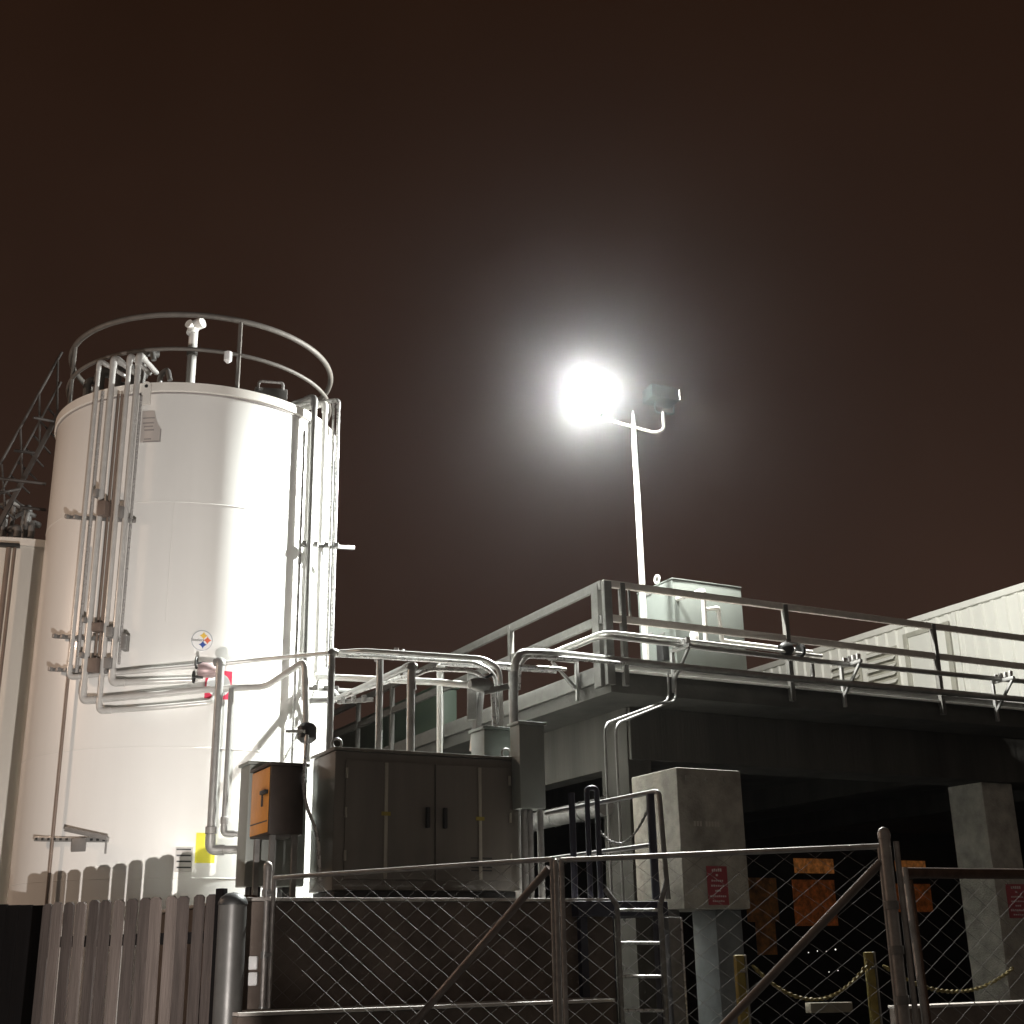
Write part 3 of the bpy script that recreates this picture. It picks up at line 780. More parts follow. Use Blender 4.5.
for (x0, x1, yt, yb) in ((868, 899, 652, 688), (833, 862, 664, 692)):
    p, q = plane_hit(x1, (yt + yb) / 2, dd, A), plane_hit(x0, (yt + yb) / 2, dd, A)
    s0_, s1_ = (p - WB0).dot(A), (q - WB0).dot(A)
    z1_, z0_ = plane_hit((x0 + x1) / 2, yt - 3, dd, A).z, ZD - TH * .3
    g = obj('louvre', hexa(bmesh.new(), WBx(s0_, .05, z0_), A * (s1_ - s0_), B * .02, UP * (z1_ - z0_)), LOUV, bld)
    nb = max(3, int((z1_ - z0_) / .16)); 
    for k in range(nb):
        z = z0_ + (k + .3) * (z1_ - z0_) / nb
        obj('blade', hexa(bmesh.new(), WBx(s0_ + .03, .075, z + .07), A * (s1_ - s0_ - .06), -B * .09 - UP * .08, UP * .012 + B * .004), METALW, g)

# green equipment housing on the deck, left side
g0 = dp(0, .55, ZD + .01)
sg0 = (plane_hit(438, 700, g0, A) - g0).dot(A); sg1 = (plane_hit(322, 715, g0, A) - g0).dot(A)
zg = plane_hit(437, 689, g0, A).z
zg2 = plane_hit(323, 706, g0, A).z
zg = max(zg, ZD + .5)
gh = empty('green_housing', g0 + A * (sg0 + sg1) / 2, 'long dark green equipment housing on the deck behind the left railing', 'housing')
boxab('housing', GREEN, g0 + A * sg0, sg1 - sg0, .35, zg - ZD, gh, .015)
boxab('lid', GREEN, g0 + A * (sg0 - .04) - B * .04 + UP * (zg - ZD + .002), sg1 - sg0 + .08, .43, .05, gh, .01)
# ---------------------------------------------------------------- containment platform with cabinets
YF = 11.35
pf = atY(430, 898, YF); ZP = pf.z
P0 = V((pf.x, pf.y, 0))
sl = (plane_hit(240, 898, P0, B) - P0).dot(B); sr = (plane_hit(612, 898, P0, B) - P0).dot(B)
plat = empty('equipment_plinth', P0 + A * 1.2, 'dark stained two-tier concrete plinth behind the chain link fence', 'plinth')
obj('upper_wall', hexa(bmesh.new(), P0 + B * sl, A * 3.2, B * (sr - sl), UP * (ZP - .03), .01), DARKC, plat)
obj('coping', hexa(bmesh.new(), P0 + B * (sl - .02) - A * .03 + UP * (ZP - .027), A * 3.24, B * (sr - sl + .05), UP * .027, .006), LEDGE, plat)
P1 = P0 - A * .5
pz = plane_hit(430, 1006, P1, B); ZQ = pz.z
sl2 = (plane_hit(238, 1012, P1, B) - P1).dot(B); sr2 = (plane_hit(613, 1000, P1, B) - P1).dot(B)
obj('lower_wall', hexa(bmesh.new(), P1 + B * sl2, A * .495, B * (sr2 - sl2), UP * (ZQ - .025), .01), DARKC, plat)
obj('coping', hexa(bmesh.new(), P1 + B * sl2 - A * .03 + UP * (ZQ - .022), A * .524, B * (sr2 - sl2), UP * .026, .006), LEDGE, plat)

def cabinet(name, m, px, yt, yb, pxl, pxr, Y, label, cat='cabinet', feet=True, lid=True, la=None):
    """a cabinet square to the site; px = nearest vertical edge"""
    pt_, pb_ = atY(px, yt, Y), atY(px, yb, Y)
    o = V((pt_.x, pt_.y, pb_.z)); h = pt_.z - pb_.z
    if la is None: la = (plane_hit(pxl, (yt + yb) / 2, o, A) - o).dot(A)
    lb = (plane_hit(pxr, (yt + yb) / 2, o, B) - o).dot(B)
    r = empty(name, o + A * la / 2 + B * lb / 2, label, cat)
    boxab('housing', m, o, la, lb, h - (.03 if lid else 0), r, .012)
    if lid: boxab('lid', m, o - A * .02 - B * .02 + UP * (h - .028), la + .04, lb + .04, .03, r, .008)
    if feet:
        for (u, w) in ((.08, .08), (la - .16, .08), (.08, lb - .18), (la - .16, lb - .18)):
            obj('foot', hexa(bmesh.new(), V((o.x, o.y, ZP)) + A * u + B * w, A * .1, B * .1, UP * (o.z - ZP - .002)), BLACK, r)
    return r, o, la, lb, h
mc, mo, mla, mlb, mh = cabinet('electrical_cabinet', CABG, 335.5, 747, 890, 311, 518.5, 11.7, 'wide dark bronze two-door electrical cabinet on the plinth', feet=False)
boxab('base', BLACK, V((mo.x, mo.y, ZP + .001)) + A * .03 + B * .03, mla - .06, mlb - .06, mo.z - ZP - .003, mc, .004)
zbase = mo.z
for (x0, x1) in ((.1, mlb * .52), (mlb * .53, mlb - .1)):
    w = x1 - x0
    d = boxab('door', CABG, mo - A * .022 + B * x0 + UP * .09, .02, w, mh - .2, mc, .008)
xm = mlb * .525
for sx in (-.1, .075):
    obj('door_handle', hexa(bmesh.new(), mo - A * .07 + B * (xm + sx) + UP * (mh * .44), A * .046, B * .035, UP * .19, .01), BLACK, mc)
for sx in (.085, mlb - .125):
    for zz in (.2, .5, .78):
        obj('hinge', tube_bm(bmesh.new(), [mo - A * .03 + B * (sx + .02) + UP * (mh * zz), mo - A * .03 + B * (sx + .02) + UP * (mh * zz + .09)], .012, 8), CABT, mc)
for k in range(5):
    obj('vent_slot', hexa(bmesh.new(), mo - A * .026 + B * (mlb * .72) + UP * (mh * .14 + .028 * k), A * .003, B * .22, UP * .012), BLACK, mc)
for px in (385, 479):
    sx = (plane_hit(px, 820, mo, B) - mo).dot(B)
    tr = obj('door_strip', hexa(bmesh.new(), mo - A * .034 + B * (sx - .02) + UP * .1, A * .011, B * .035, UP * (mh - .22), .004), CABT, mc)  # pale vertical strip on the cabinet front
    zt2 = plane_hit(px, 816 if px < 400 else 821, mo, B).z
    obj('yellow_label', hexa(bmesh.new(), mo - A * .037 + B * (sx - .05) + UP * (zt2 - mo.z), A * .0025, B * .09, UP * .035), mat('old_label', (.3, .24, .04), .6), mc)
for bp_, nm in ((.05, 0), (mlb - .07, 1)):
    q = mo + B * bp_ + A * .1 + UP * (mh + .05)
    obj('lifting_eye', tube_bm(bmesh.new(), [q + B * .045 * math.cos(2 * math.pi * k / 16) + UP * .045 * math.sin(2 * math.pi * k / 16) for k in range(16)], .012, 8, closed=True), GALVD, mc)
tc_, to_, tla, tlb, th_ = cabinet('control_cabinet', CABM, 250, 761, 886, 238, 306, 12.0, 'tall grey control cabinet on legs behind the orange box')
oc, oo, ola, olb, oh = cabinet('orange_box', BROWN, 271.5, 762, 834, 251.5, 304, 11.45, 'orange junction box with shade painted brown on its other sides, on a thin stand', 'box', feet=False)  # brown housing carries the shade on the front of an orange box
sd = boxab('orange_side', ORANGE, oo - B * .008 + A * .02 + UP * .02, ola - .04, .006, oh - .06, oc, .004)
ltp = obj('latch', hexa(bmesh.new(), oo - B * .05 + A * .02 + UP * oh * .56, A * .14, B * .04, UP * .035, .006), BLACK, sd)
obj('key', hexa(bmesh.new(), oo - B * .03 + A * .15 + UP * oh * .4, A * .02, B * .015, UP * .12, .004), BLACK, sd)
boxab('seam', BLACK, oo - B * .0095 + A * .03 + UP * oh * .18, ola - .06, .003, .012, oc, 0)
for (u, w) in ((.03, .03), (ola - .08, .03), (.03, olb - .08)):
    obj('stand_leg', hexa(bmesh.new(), V((oo.x, oo.y, ZP)) + A * u + B * w, A * .045, B * .045, UP * (oo.z - ZP - .002)), GALVD, oc)
# conduit whipping down from the drop pipe
q = [atY(307, 735, 11.6), atY(303, 785, 11.55), atY(306, 805, 11.5), atY(318, 835, 11.5), atY(320, 880, 11.5)]
pipe('flexible_conduit', STEEL, q, .016, fr=.3, label='thin bright flexible conduit curving down beside the orange box', cat='conduit')
p = atY(307, 733, 13.15)
bv = empty('drop_valve', p.copy(), 'black valve with a pale lever on the drop pipe above the orange box', 'valve')
obj('valve_body', tube_bm(bmesh.new(), [p - UP * .1, p - UP * .06, p + UP * .06, p + UP * .1], [.06, .1, .1, .06], 14), BLACK, bv)
obj('lever', beam_bm(bmesh.new(), p + V((0, -.1, 0)), p + V((-.2, -.12, 0)), .03, .03), STEEL, bv)
# grey box and light box right of the wide cabinet
gc, go, gla, glb, gH = cabinet('junction_cabinet', CABM, 519, 721, 808, 505, 545, 12.4, 'slim grey junction cabinet hung right of the wide cabinet', feet=False, la=.2)
for px in (524, 529.5, 540):
    p = plane_hit(px, 812, go + A * .1, B)
    pipe('stand_leg', GALV, [V((p.x, p.y, ZP)), V((p.x, p.y, go.z - .002))], .032, gc)
lc, lo_, lla, llb, lH = cabinet('pull_box', CABL, 484, 726, 800, 470, 511, 12.7, 'pale square pull box behind the wide cabinet below three conduit elbows', feet=False, la=.3)
for o_ in (0,):
    obj('stand', hexa(bmesh.new(), V((lo_.x, lo_.y, ZP)) + A * .1 + B * .1, A * .08, B * .08, UP * (lo_.z - ZP - .002)), GALVD, lc)

# ---------------------------------------------------------------- pipe rack posts and rack pipes
def rack_post(px, ytop, Y, r, m, label, cap=True, ybase=None):
    p = atY(px, ytop, Y); base = V((p.x, p.y, ZP))
    o = empty('rack_post', base, label, 'post', 'pipe rack posts')
    obj('upright', tube_bm(bmesh.new(), [base, p], r, 12), m, o)
    obj('base_plate', hexa(bmesh.new(), base - V((.1, .1, 0)), (.2, 0, 0), (0, .2, 0), (0, 0, .015)), GALVD, o)
    if cap: obj('saddle', tube_bm(bmesh.new(), fillet([p - B * .02 - UP * .03, p + UP * .02, p + A * .02 + B * .05 + UP * .01], .03), r * 1.15, 12), m, o)
    return o
rack_post(332, 653, 13.25, .037, GALV, 'rack post directly right of the tall tank')
rack_post(380, 655, 13.25, .037, GALV, 'rack post second from the tank, rising behind the wide cabinet')
rack_post(411, 668, 13.05, .042, GALV, 'shorter rack post with a pipe elbow on top of it')
rack_post(439.5, 668, 13.6, .03, WPIPE, 'whitish rack post on the right of the elbow-topped one')
rack_post(513, 672, 13.3, .048, GALVD, 'thick dark rack post beside the slim grey cabinet', False)
for (px, y0, y1, Y, lb) in ((472, 672, 720, 13.3, 'light steel channel upright hanging from the rack left of the elbows'),):
    p, q = atY(px, y0, Y), atY(px, y1, Y)
    beam('rack_channel', GALV, q, p, .07, .1, None, label=lb, cat='bracket')
beam('rack_channel', GALV, atY(474, 752, 13.3), atY(480, 690, 13.4), .06, .09, None, label='slanted steel channel below the rack, foot behind the wide cabinet', cat='bracket')
pipe('rack_pipe', GALV, [atY(306, 701, 14.6), atY(334, 700, 14.4), atY(346, 695, 14.2), atY(411, 665.5, 13.05), atY(413, 690, 13.05)], .036, fr=.07, fittings=(3,), label='thick diagonal pipe rising from the tank to the elbow-topped rack post', cat='pipe')
pipe('rack_pipe', STEEL, [atY(414, 676, 13.1), atY(430, 669, 13.1), atY(475, 671, 13.1), atY(492, 684, 13.1), atY(494.5, 730, 13.1)], .022, fr=.2, label='conduit from the elbow-topped post bending down into the pull box', cat='conduit')
pipe('rack_pipe', STEEL, [atY(336, 655, 13.4), atY(376, 657, 13.2), atY(478, 663, 13.15), atY(496, 675, 13.15), atY(498, 730, 13.15)], .022, fr=.2, label='middle of the three conduits bending down into the pull box', cat='conduit')
pipe('rack_pipe', STEEL, [atY(345, 697, 14.1), atY(362, 690, 14), atY(420, 672, 13.3)], .022, fr=.1, label='bright thinner pipe just under the diagonal rack pipe', cat='conduit')
for (x0, y0, x1, y1) in ((338, 702, 373, 699.5), (386, 680, 412, 676), (375, 660, 404, 651)):
    q0, q1 = atY(x0, y0, 13.8), atY(x1, y1, 13.6)
    r_ = empty('cross_strut', q0.copy(), {338: 'lowest cross strut under the diagonal rack pipe', 386: 'middle cross strut under the diagonal rack pipe', 375: 'dark cross strut on top of the pipe rack'}[x0], 'bracket', 'rack cross struts')
    beam('channel', GALV if x0 != 375 else GALVD, q0, q1, .045, .045, r_)
    for k in range(3):
        x = q0.lerp(q1, (k + .6) / 3.4)
        obj('clamp', hexa(bmesh.new(), x - V((.03, .04, .03)), (.05, 0, 0), (0, .03, 0), (0, 0, .08), .004), STEEL, r_)
q = atY(482, 685, 13)
kv = empty('rack_valve', q.copy(), 'dark valve at the end of the white level pipe on the rack', 'valve')
obj('valve_body', tube_bm(bmesh.new(), [q - B * .14, q - B * .05, q + B * .06, q + B * .12], [.045, .075, .075, .04], 14), GALVD, kv)
obj('handle', tube_bm(bmesh.new(), [q + UP * .05, q + UP * .12 + B * .12], .018, 8), BLACK, kv)
q0, q1 = atY(484, 692, 13.0), atY(509, 686, 13.0)
beam('rack_channel', GALVD, q0, q1, .04, .06, None, label='short strut clamping the three conduits above the pull box', cat='bracket')

# ---------------------------------------------------------------- pier cabinet, access platform, ladder
YK = 13.0
pk = atY(676, 767, YK); pkb = atY(684, 909, YK)
ko = V((pk.x, pk.y, pkb.z)); kh = pk.z - pkb.z
kla = (plane_hit(631, 777, ko, A) - ko).dot(A); klb = (plane_hit(742, 790, ko, B) - ko).dot(B)
pier = empty('concrete_pier', V((ko.x, ko.y, 0)) + A * kla / 2 + B * klb / 2, 'big pale concrete block on legs with a red sign on its front', 'pier')
boxab('block', PIERC, ko, kla, klb, kh, pier, .02)
for w in (.12, .34, .56):
    obj('bolt_head', tube_bm(bmesh.new(), [ko + B * w * klb / .75 - A * .0 + UP * (kh - .1), ko + B * w * klb / .75 - A * .02 + UP * (kh - .1)], .03, 10), PIERC, pier)
fa = plane_hit(735, 960, ko + A * .15, B); fb = plane_hit(690, 960, ko + A * .1, B)
obj('leg', hexa(bmesh.new(), V((fa.x, fa.y, 0)) - B * .2, A * .4, B * .32, UP * (ko.z - .003), .01), mat('blue_grey_leg', (.2, .22, .23), .7, var=.3), pier)
lg = plane_hit(674, 960, ko + A * .25, B)
obj('leg', hexa(bmesh.new(), V((lg.x, lg.y, 0)) - B * .1, A * .12, B * .2, UP * (ko.z - .003), .01), GALVD, pier)
sg = empty('warning_sign', plane_hit(718, 908, ko - A * .01, B), 'red warning sign with pale lettering on the front of the concrete block', 'sign')
s0_ = plane_hit(706, 866, ko - A * .004, B); s1_ = plane_hit(729, 905, ko - A * .004, B)
def sign(o, w, h, root):
    obj('plate', hexa(bmesh.new(), o, B * w, -A * .006, UP * h, .002), mat('dull_red_sign', (.36, .06, .075), .5, var=.15), root)
    rows = ((.5, .085, .86), (.14, .06, .74), (.6, .05, .60), (.66, .05, .47), (.3, .05, .34), (.8, .06, .2), (.6, .04, .08))
    for wi, hi_, y in rows:
        n_ = max(1, int(wi * 10)); x = (1 - wi) / 2
        for k in range(n_):
            hh = hi_ * random.uniform(.7, 1)
            obj('letter_mark', hexa(bmesh.new(), o + B * w * (x + k * wi / n_) - A * .0065 + UP * h * y, B * w * wi / n_ * .7, -A * .0015, UP * h * hh), PINKI, root)
sign(V((s0_.x, s0_.y, s1_.z)), (s1_ - s0_).dot(B), s0_.z - s1_.z, sg)
m0 = plane_hit(694, 826, ko - A * .003, B)
mk = empty('stencil_marking', m0.copy(), 'row of faint pale stencil marks across the concrete block', 'marking')
for k in range(9):
    if k == 3: continue
    obj('letter_mark', hexa(bmesh.new(), m0 + B * .036 * k, B * .024, -A * .001, UP * .05), mat('faint_paint', (.5, .47, .42), .8), mk)

# access platform with guard rails and ladder
YA = 11.9
ap = empty('access_platform', atY(620, 1000, YA) - UP * 0, 'dark steel access platform with guard rails left of the concrete block', 'platform')
pa0 = atY(578, 903, YA); ZA = atY(630, 900, YA).z
pO = V((pa0.x, pa0.y, ZA - .13))
wA = (plane_hit(668, 903, pO, B) - pO).dot(B)
boxab('deck_plate', BLUED, pO, 1.0, wA, .13, ap, .01)
for (u, w) in ((.05, .05), (.05, wA - .1), (.9, .05), (.9, wA - .1)):
    obj('leg', hexa(bmesh.new(), V((pO.x, pO.y, 0)) + A * u + B * w, A * .07, B * .07, UP * (ZA - .132)), BLUED, ap)
def AP(px, py, Y=YA + .05): return atY(px, py, Y)
pipe('guard_rail', GALVD, [atY(546, 813.5, 12.6), atY(650, 792.5, YA + .1), atY(659, 791, YA), V((atY(659, 791, YA).x + .03, YA, ZA))], .023, ap, fr=.1)
pipe('mid_rail', GALVD, [atY(525, 862, 12.7), atY(652, 845, YA + .1)], .02, ap)
pipe('rail_post', BLUED, [V((AP(651, 800).x, AP(651, 800).y, ZA)), AP(650, 794)], .038, ap)
t0 = AP(587, 800, YA + .3); t1 = AP(597, 800, YA + .3)
zl = AP(590, 788, YA + .3).z
pipe('grab_loop', BLUED, [V((t0.x, t0.y, ZA)), V((t0.x, t0.y, zl)), V((t1.x, t1.y, zl)), V((t1.x, t1.y, ZA))], .025, ap, fr=.06)
q = AP(571.5, 793, YA + .35)
pipe('rail_post', BLUED, [V((q.x, q.y, ZA - .3)), q], .03, ap)
# sagging safety chain of the platform
def sag(p, q, d, n=24): return [V(p).lerp(V(q), k / n) - UP * d * 4 * (k / n) * (1 - k / n) for k in range(n + 1)]
def chain_bm(pts, r=.012):
    bm = bmesh.new()
    for i, (p, q) in enumerate(zip(pts, pts[1:])):
        d = (q - p); L = d.length; d.normalize()
        s = d.cross(UP).normalized()
        if i % 2: s = d.cross(s).normalized()
        loop = [p + d * (L * .5 + L * .62 * math.cos(2 * math.pi * k / 10)) + s * L * .3 * math.sin(2 * math.pi * k / 10) for k in range(10)]
        tube_bm(bm, loop, r, 5, closed=True)
    return bm
tag(obj('safety_chain', chain_bm(sag(atY(598, 829, YA + .3), atY(649, 806, YA + .1), .22, 34), .007), GALVD), 'thin grey safety chain sagging across the access platform opening', 'chain')
# ladder
ld = empty('ladder', atY(640, 1020, YA - .1), 'short steel ladder with round rungs up to the access platform', 'ladder')
YLd = YA - .1
for (px, py, fx, fy) in ((617, 905, 605, 889), (660, 905, 667, 880)):
    p = atY(px, py, YLd)
    pipe('stringer', GALVD, [V((p.x, p.y, 0)), V((p.x, p.y, p.z)), atY(fx, fy, YLd + .05)], .024, ld, fr=.03)
pl_, pr_ = atY(618, 910, YLd), atY(660.5, 910, YLd)
dz = atY(640, 910, YLd).z - atY(640, 943, YLd).z
for k in range(7):
    pipe('rung', STEEL, [pl_ - UP * dz * k, pr_ - UP * dz * k], .014, ld)
# finned radiator behind the ladder
rd = empty('finned_radiator', atY(600, 1000, 12.2), 'small rusty finned radiator left of the ladder', 'radiator')
for k in range(5):
    p = atY(589 + k * 5.2, 985, 12.2); z = atY(600, 921, 12.2).z
    obj('fin', hexa(bmesh.new(), V((p.x, p.y, p.z)), A * .35, B * .03, UP * (z - p.z), .004), mat('fin_paint', (.26, .2, .15), .6, var=.3), rd)
p = atY(587, 990, 12.15)
boxab('base', BLACK, V((p.x, p.y, 0)), .45, .32, p.z, rd, .01)
# large insulated duct behind
p, q = plane_hit(512, 827, DC0 + B * .36, A), plane_hit(606, 806, DC0 + B * .36, A)
du = empty('insulated_duct', (p + q) / 2, 'fat grey horizontal duct behind the access platform rails', 'duct')
obj('barrel', tube_bm(bmesh.new(), [p, q], .12, 20), GALVD, du)
for k in (.25, .5, .78):
    x = p.lerp(q, k); sleeve('band', GALV, x, q - p, .13, .05, du)
# grey utility post right of the ladder
p = atY(680, 960, 12.4); z = atY(677, 917, 12.4).z
up_ = empty('utility_post', V((p.x, p.y, 0)), 'galvanised utility post right of the ladder, below the concrete block', 'post')
obj('channel_post', hexa(bmesh.new(), V((p.x, p.y, 0)) - B * .1, A * .08, B * .13, UP * z, .006), GALVD, up_)
obj('edge_strip', hexa(bmesh.new(), V((p.x, p.y, 0)) + B * .033, A * .03, B * .02, UP * z, .003), STEEL, up_)

# red sign on the far column
p0, la, lb = COLR
q0 = plane_hit(1005, 884, p0 - A * .004, B); q1 = plane_hit(1030, 918, p0 - A * .004, B)
sg2 = empty('warning_sign', q0.copy(), 'red warning sign on the right-hand deck column', 'sign')
sign(V((q0.x, q0.y, q1.z)), (q1 - q0).dot(B), q0.z - q1.z, sg2)

# ---------------------------------------------------------------- under the deck
bw = dp(14.2, -1, 0)
gar = empty('garage_wall', bw + B * 7, 'dark back wall below the deck with dim glowing orange panes', 'wall')
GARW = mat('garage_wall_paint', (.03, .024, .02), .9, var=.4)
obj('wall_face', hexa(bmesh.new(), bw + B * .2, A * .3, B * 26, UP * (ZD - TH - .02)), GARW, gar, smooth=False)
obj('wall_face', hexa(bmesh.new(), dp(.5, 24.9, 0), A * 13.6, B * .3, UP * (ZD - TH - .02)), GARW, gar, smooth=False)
def pane(px0, py0, px1, py1, m, name='orange_pane'):  # emissive orange pane set on the back wall
    p, q = plane_hit(px0, py1, bw - A * .02, B), plane_hit(px1, py0, bw - A * .02, B)
    w = (q - p).dot(B)
    obj(name, hexa(bmesh.new(), V((p.x, p.y, p.z)), B * w, A * .018, UP * (q.z - p.z)), m, gar)
pane(795, 859, 833, 873, PANE1); pane(796, 880, 834, 926, PANE2)
pane(896, 861, 925, 871, PANE1); pane(894, 884, 930, 912, PANE2); pane(748, 878, 776, 922, PANE3); pane(758, 922, 775, 955, PANE3)
for k, (px, py) in enumerate(((808.5, 952.5), (817.5, 951), (826.5, 951.5), (835.5, 949.5), (829, 972), (838, 970.5))):
    q = plane_hit(px, py, bw - A * 2, B)
    bm = bmesh.new(); bmesh.ops.create_uvsphere(bm, u_segments=10, v_segments=6, radius=.012 if k != 3 else .018, matrix=Matrix.Translation(q))
    lo_o = obj('indicator_light', bm, DOT)
    tag(lo_o, 'tiny bright indicator light in the dark below the deck', 'light', 'indicator lights below the deck')
bpn = dp(5, -1, 0)
# pale kerb stop and bar deep under the deck
q0, q1 = atY(808, 1008, 14.5), atY(850, 1007, 14.7)
beam('wheel_stop', mat('stop_paint', (.2, .18, .14), .8, var=.3), q0, q1, .1, .1, None, label='pale low bar on the ground behind the gate brace', cat='bar')
wl0, wl1 = atY(902, 1006, 14.0), atY(1060, 996, 14.9)
lw = empty('low_wall', V((wl0.x, wl0.y, 0)), 'low concrete wall with lamplight painted pale along its top in front of the right-hand column', 'wall')
dw = V((wl1.x - wl0.x, wl1.y - wl0.y, 0)); nw = V((-dw.y, dw.x, 0)).normalized()
obj('wall_face', hexa(bmesh.new(), V((wl0.x, wl0.y, 0)), dw, nw * .2, UP * (wl0.z - .03)), DARKC, lw, smooth=False)
obj('coping', hexa(bmesh.new(), V((wl0.x, wl0.y, wl0.z - .028)) - nw * .02, dw, nw * .24, UP * .028, .005), LEDGE, lw)

# ---------------------------------------------------------------- yellow posts with chains
def bollard(px0, px1, ytop, Y, label):
    p, q = atY(px0, ytop + 30, Y), atY(px1, ytop + 30, Y); z = atY(px0, ytop, Y).z
    w = (q - p).length * .82; o = V((p.x, p.y, 0))
    r = empty('yellow_post', o, label, 'post', 'yellow posts')
    boxab('shaft', YEL, o, w * .5, w, z, r, .012)
    obj('steel_angle', hexa(bmesh.new(), o + B * (w + .002) - A * .01, A * .04, B * .012, UP * z, .003), GALV, r)
    obj('chain_hook', tube_bm(bmesh.new(), [o + B * w / 2 - A * .06 + UP * (z - .12), o + B * w / 2 + UP * (z - .12)], .012, 8), GALVD, r)
    return o + UP * (z - .1)
b1 = bollard(738, 751, 955, 10.8, 'yellow square post below the concrete block')
b2 = bollard(869, 881, 952, 11.3, 'yellow square post left of the chain link corner post')
YCH = mat('yellow_chain', (.24, .185, .06), .6)
def zc_(p): return p
tag(obj('barrier_chain', chain_bm(sag(atY(753, 966, 10.8), atY(869, 962, 11.3), .27, 46), .009), YCH), 'yellow chain sagging between the two yellow posts', 'chain')
tag(obj('barrier_chain', chain_bm(sag(atY(884, 966, 11.3), atY(1013, 968, 12.2), .2, 52), .009), YCH), 'yellow chain sagging towards the right-hand column', 'chain')

# ---------------------------------------------------------------- chain link gates
FC = atY(891, 900, 8.3); FC0 = V((FC.x, FC.y, 0))
def FP(px, py): return plane_hit(px, py, FC0, FD)
def fs(px, py): return (FP(px, py) - FC0).dot(FD)
WIRE = mat('chain_wire', (.2, .185, .175), .7, spec=.3)
POSTG = mat('fence_post_steel', (.42, .39, .37), .45, metal=.6, var=.35, vscale=12)
def chainlink(o, dr, s0, s1, z0, ztop0, ztop1, parent, pitch=.104, r=.0021):
    """zigzag wires woven between two uprights"""
    bm = bmesh.new(); n = int(abs(s1 - s0) / (pitch / 1)) + 1
    nn = V((dr.y, -dr.x, 0))
    sg_ = 1 if s1 > s0 else -1
    for i in range(n):
        sm = s0 + sg_ * (i + .5) * pitch
        if (sm - s1) * sg_ > 0: break
        zt_ = ztop0 + (ztop1 - ztop0) * (sm - s0) / (s1 - s0)
        z = z0; k = 0; pts = []
        while z <= zt_ + .03:
            side = 1 if (k + i) % 2 else -1
            x = sm + side * pitch * .5 * sg_
            pts.append(o + dr * x + nn * (.003 * side) + UP * z)
            z += pitch * .70; k += 1
        if len(pts) > 1: tube_bm(bm, pts, r, 6, cap=False)
    return obj('chain_mesh', bm, WIRE, parent, ang=70)
def gate(pxl, pxr, ytl, ytr, label, brace, group='chain link gates'):
    sl_, sr_ = fs(pxl, ytl + 40), fs(pxr, ytr + 40)
    zl_, zr_ = FP(pxl, ytl).z, FP(pxr, ytr).z
    r = empty('chain_link_gate', FC0 + FD * (sl_ + sr_) / 2, label, 'gate', group)
    def P(s, z): return FC0 + FD * s + UP * z
    pipe('frame_tube', POSTG, [P(sl_, .12), P(sl_, zl_)], .018, r)
    pipe('frame_tube', POSTG, [P(sr_, .12), P(sr_, zr_)], .018, r)
    pipe('frame_tube', POSTG, [P(sl_, zl_), P(sr_, zr_)], .018, r)
    pipe('frame_tube', POSTG, [P(sl_, .12), P(sr_, .12)], .018, r)
    (bx0, by0), (bx1, by1) = brace
    n_ = V((FD.y, -FD.x, 0)) * (.03 if V((FD.y, -FD.x, 0)).y < 0 else -.03)
    p, q = FP(bx0, by0), FP(bx1, by1)
    pipe('brace', mat('brace_steel', (.2, .16, .14), .5, metal=.4, var=.3), [p - FN * .0, q], .027, r)
    chainlink(FC0, FD, sr_, sl_, .12, zr_, zl_, r)
    return sl_, sr_, zl_, zr_
def fpost(px, ytop, r_, label, back=0., ball=True):
    s_ = fs(px, ytop + 60); z = FP(px, ytop).z; b = FC0 + FD * s_
    o = empty('fence_post', b, label, 'post', 'chain link fence posts')
    obj('tube', tube_bm(bmesh.new(), [b, b + UP * z], r_, 14), POSTG, o)
    obj('cap', lathe_bm(bmesh.new(), b, [(r_ * 1.12, z - .02), (r_ * 1.12, z + .015), (r_ * .8, z + .04), (0, z + .055)], 16), POSTG, o)
    return b, z, o
gate(272.5, 553, 878, 859, 'left leaf of the chain link double gate, in front of the plinth', ((395, 1045), (549, 868)))
gate(562.5, 884, 860, 846, 'right leaf of the chain link double gate, with the slanted brace before the yellow posts', ((700, 1050), (881, 862)))
b_, z_, o_ = fpost(265.5, 868, .034, 'left end post of the chain link fence beside the wooden fence')
for yy in (893, 955, 1010):
    z = FP(266, yy).z; obj('hinge_band', tube_bm(bmesh.new(), [b_ + UP * (z - .025), b_ + UP * (z + .025)], .042, 14), GALV, o_)
    obj('hinge_strap', hexa(bmesh.new(), b_ - FD * .1 + FN * .02 + UP * (z - .012), FD * .1, FN * .012, UP * .024), GALV, o_)
b_, z_, o_ = fpost(557.5, 866, .02, 'middle meeting post of the chain link double gate')
b_, z_, o_ = fpost(890.5, 835, .036, 'tallest chain link post, at the corner right of the gate')
for yy in (905, 950, 1000):
    z = FP(891, yy).z; obj('hinge_band', tube_bm(bmesh.new(), [b_ + UP * (z - .025), b_ + UP * (z + .025)], .044, 14), GALVD, o_)
obj('side_tube', tube_bm(bmesh.new(), [b_ - FD * .07, b_ - FD * .07 + UP * (z_ - .04)], .018, 10), POSTG, o_)
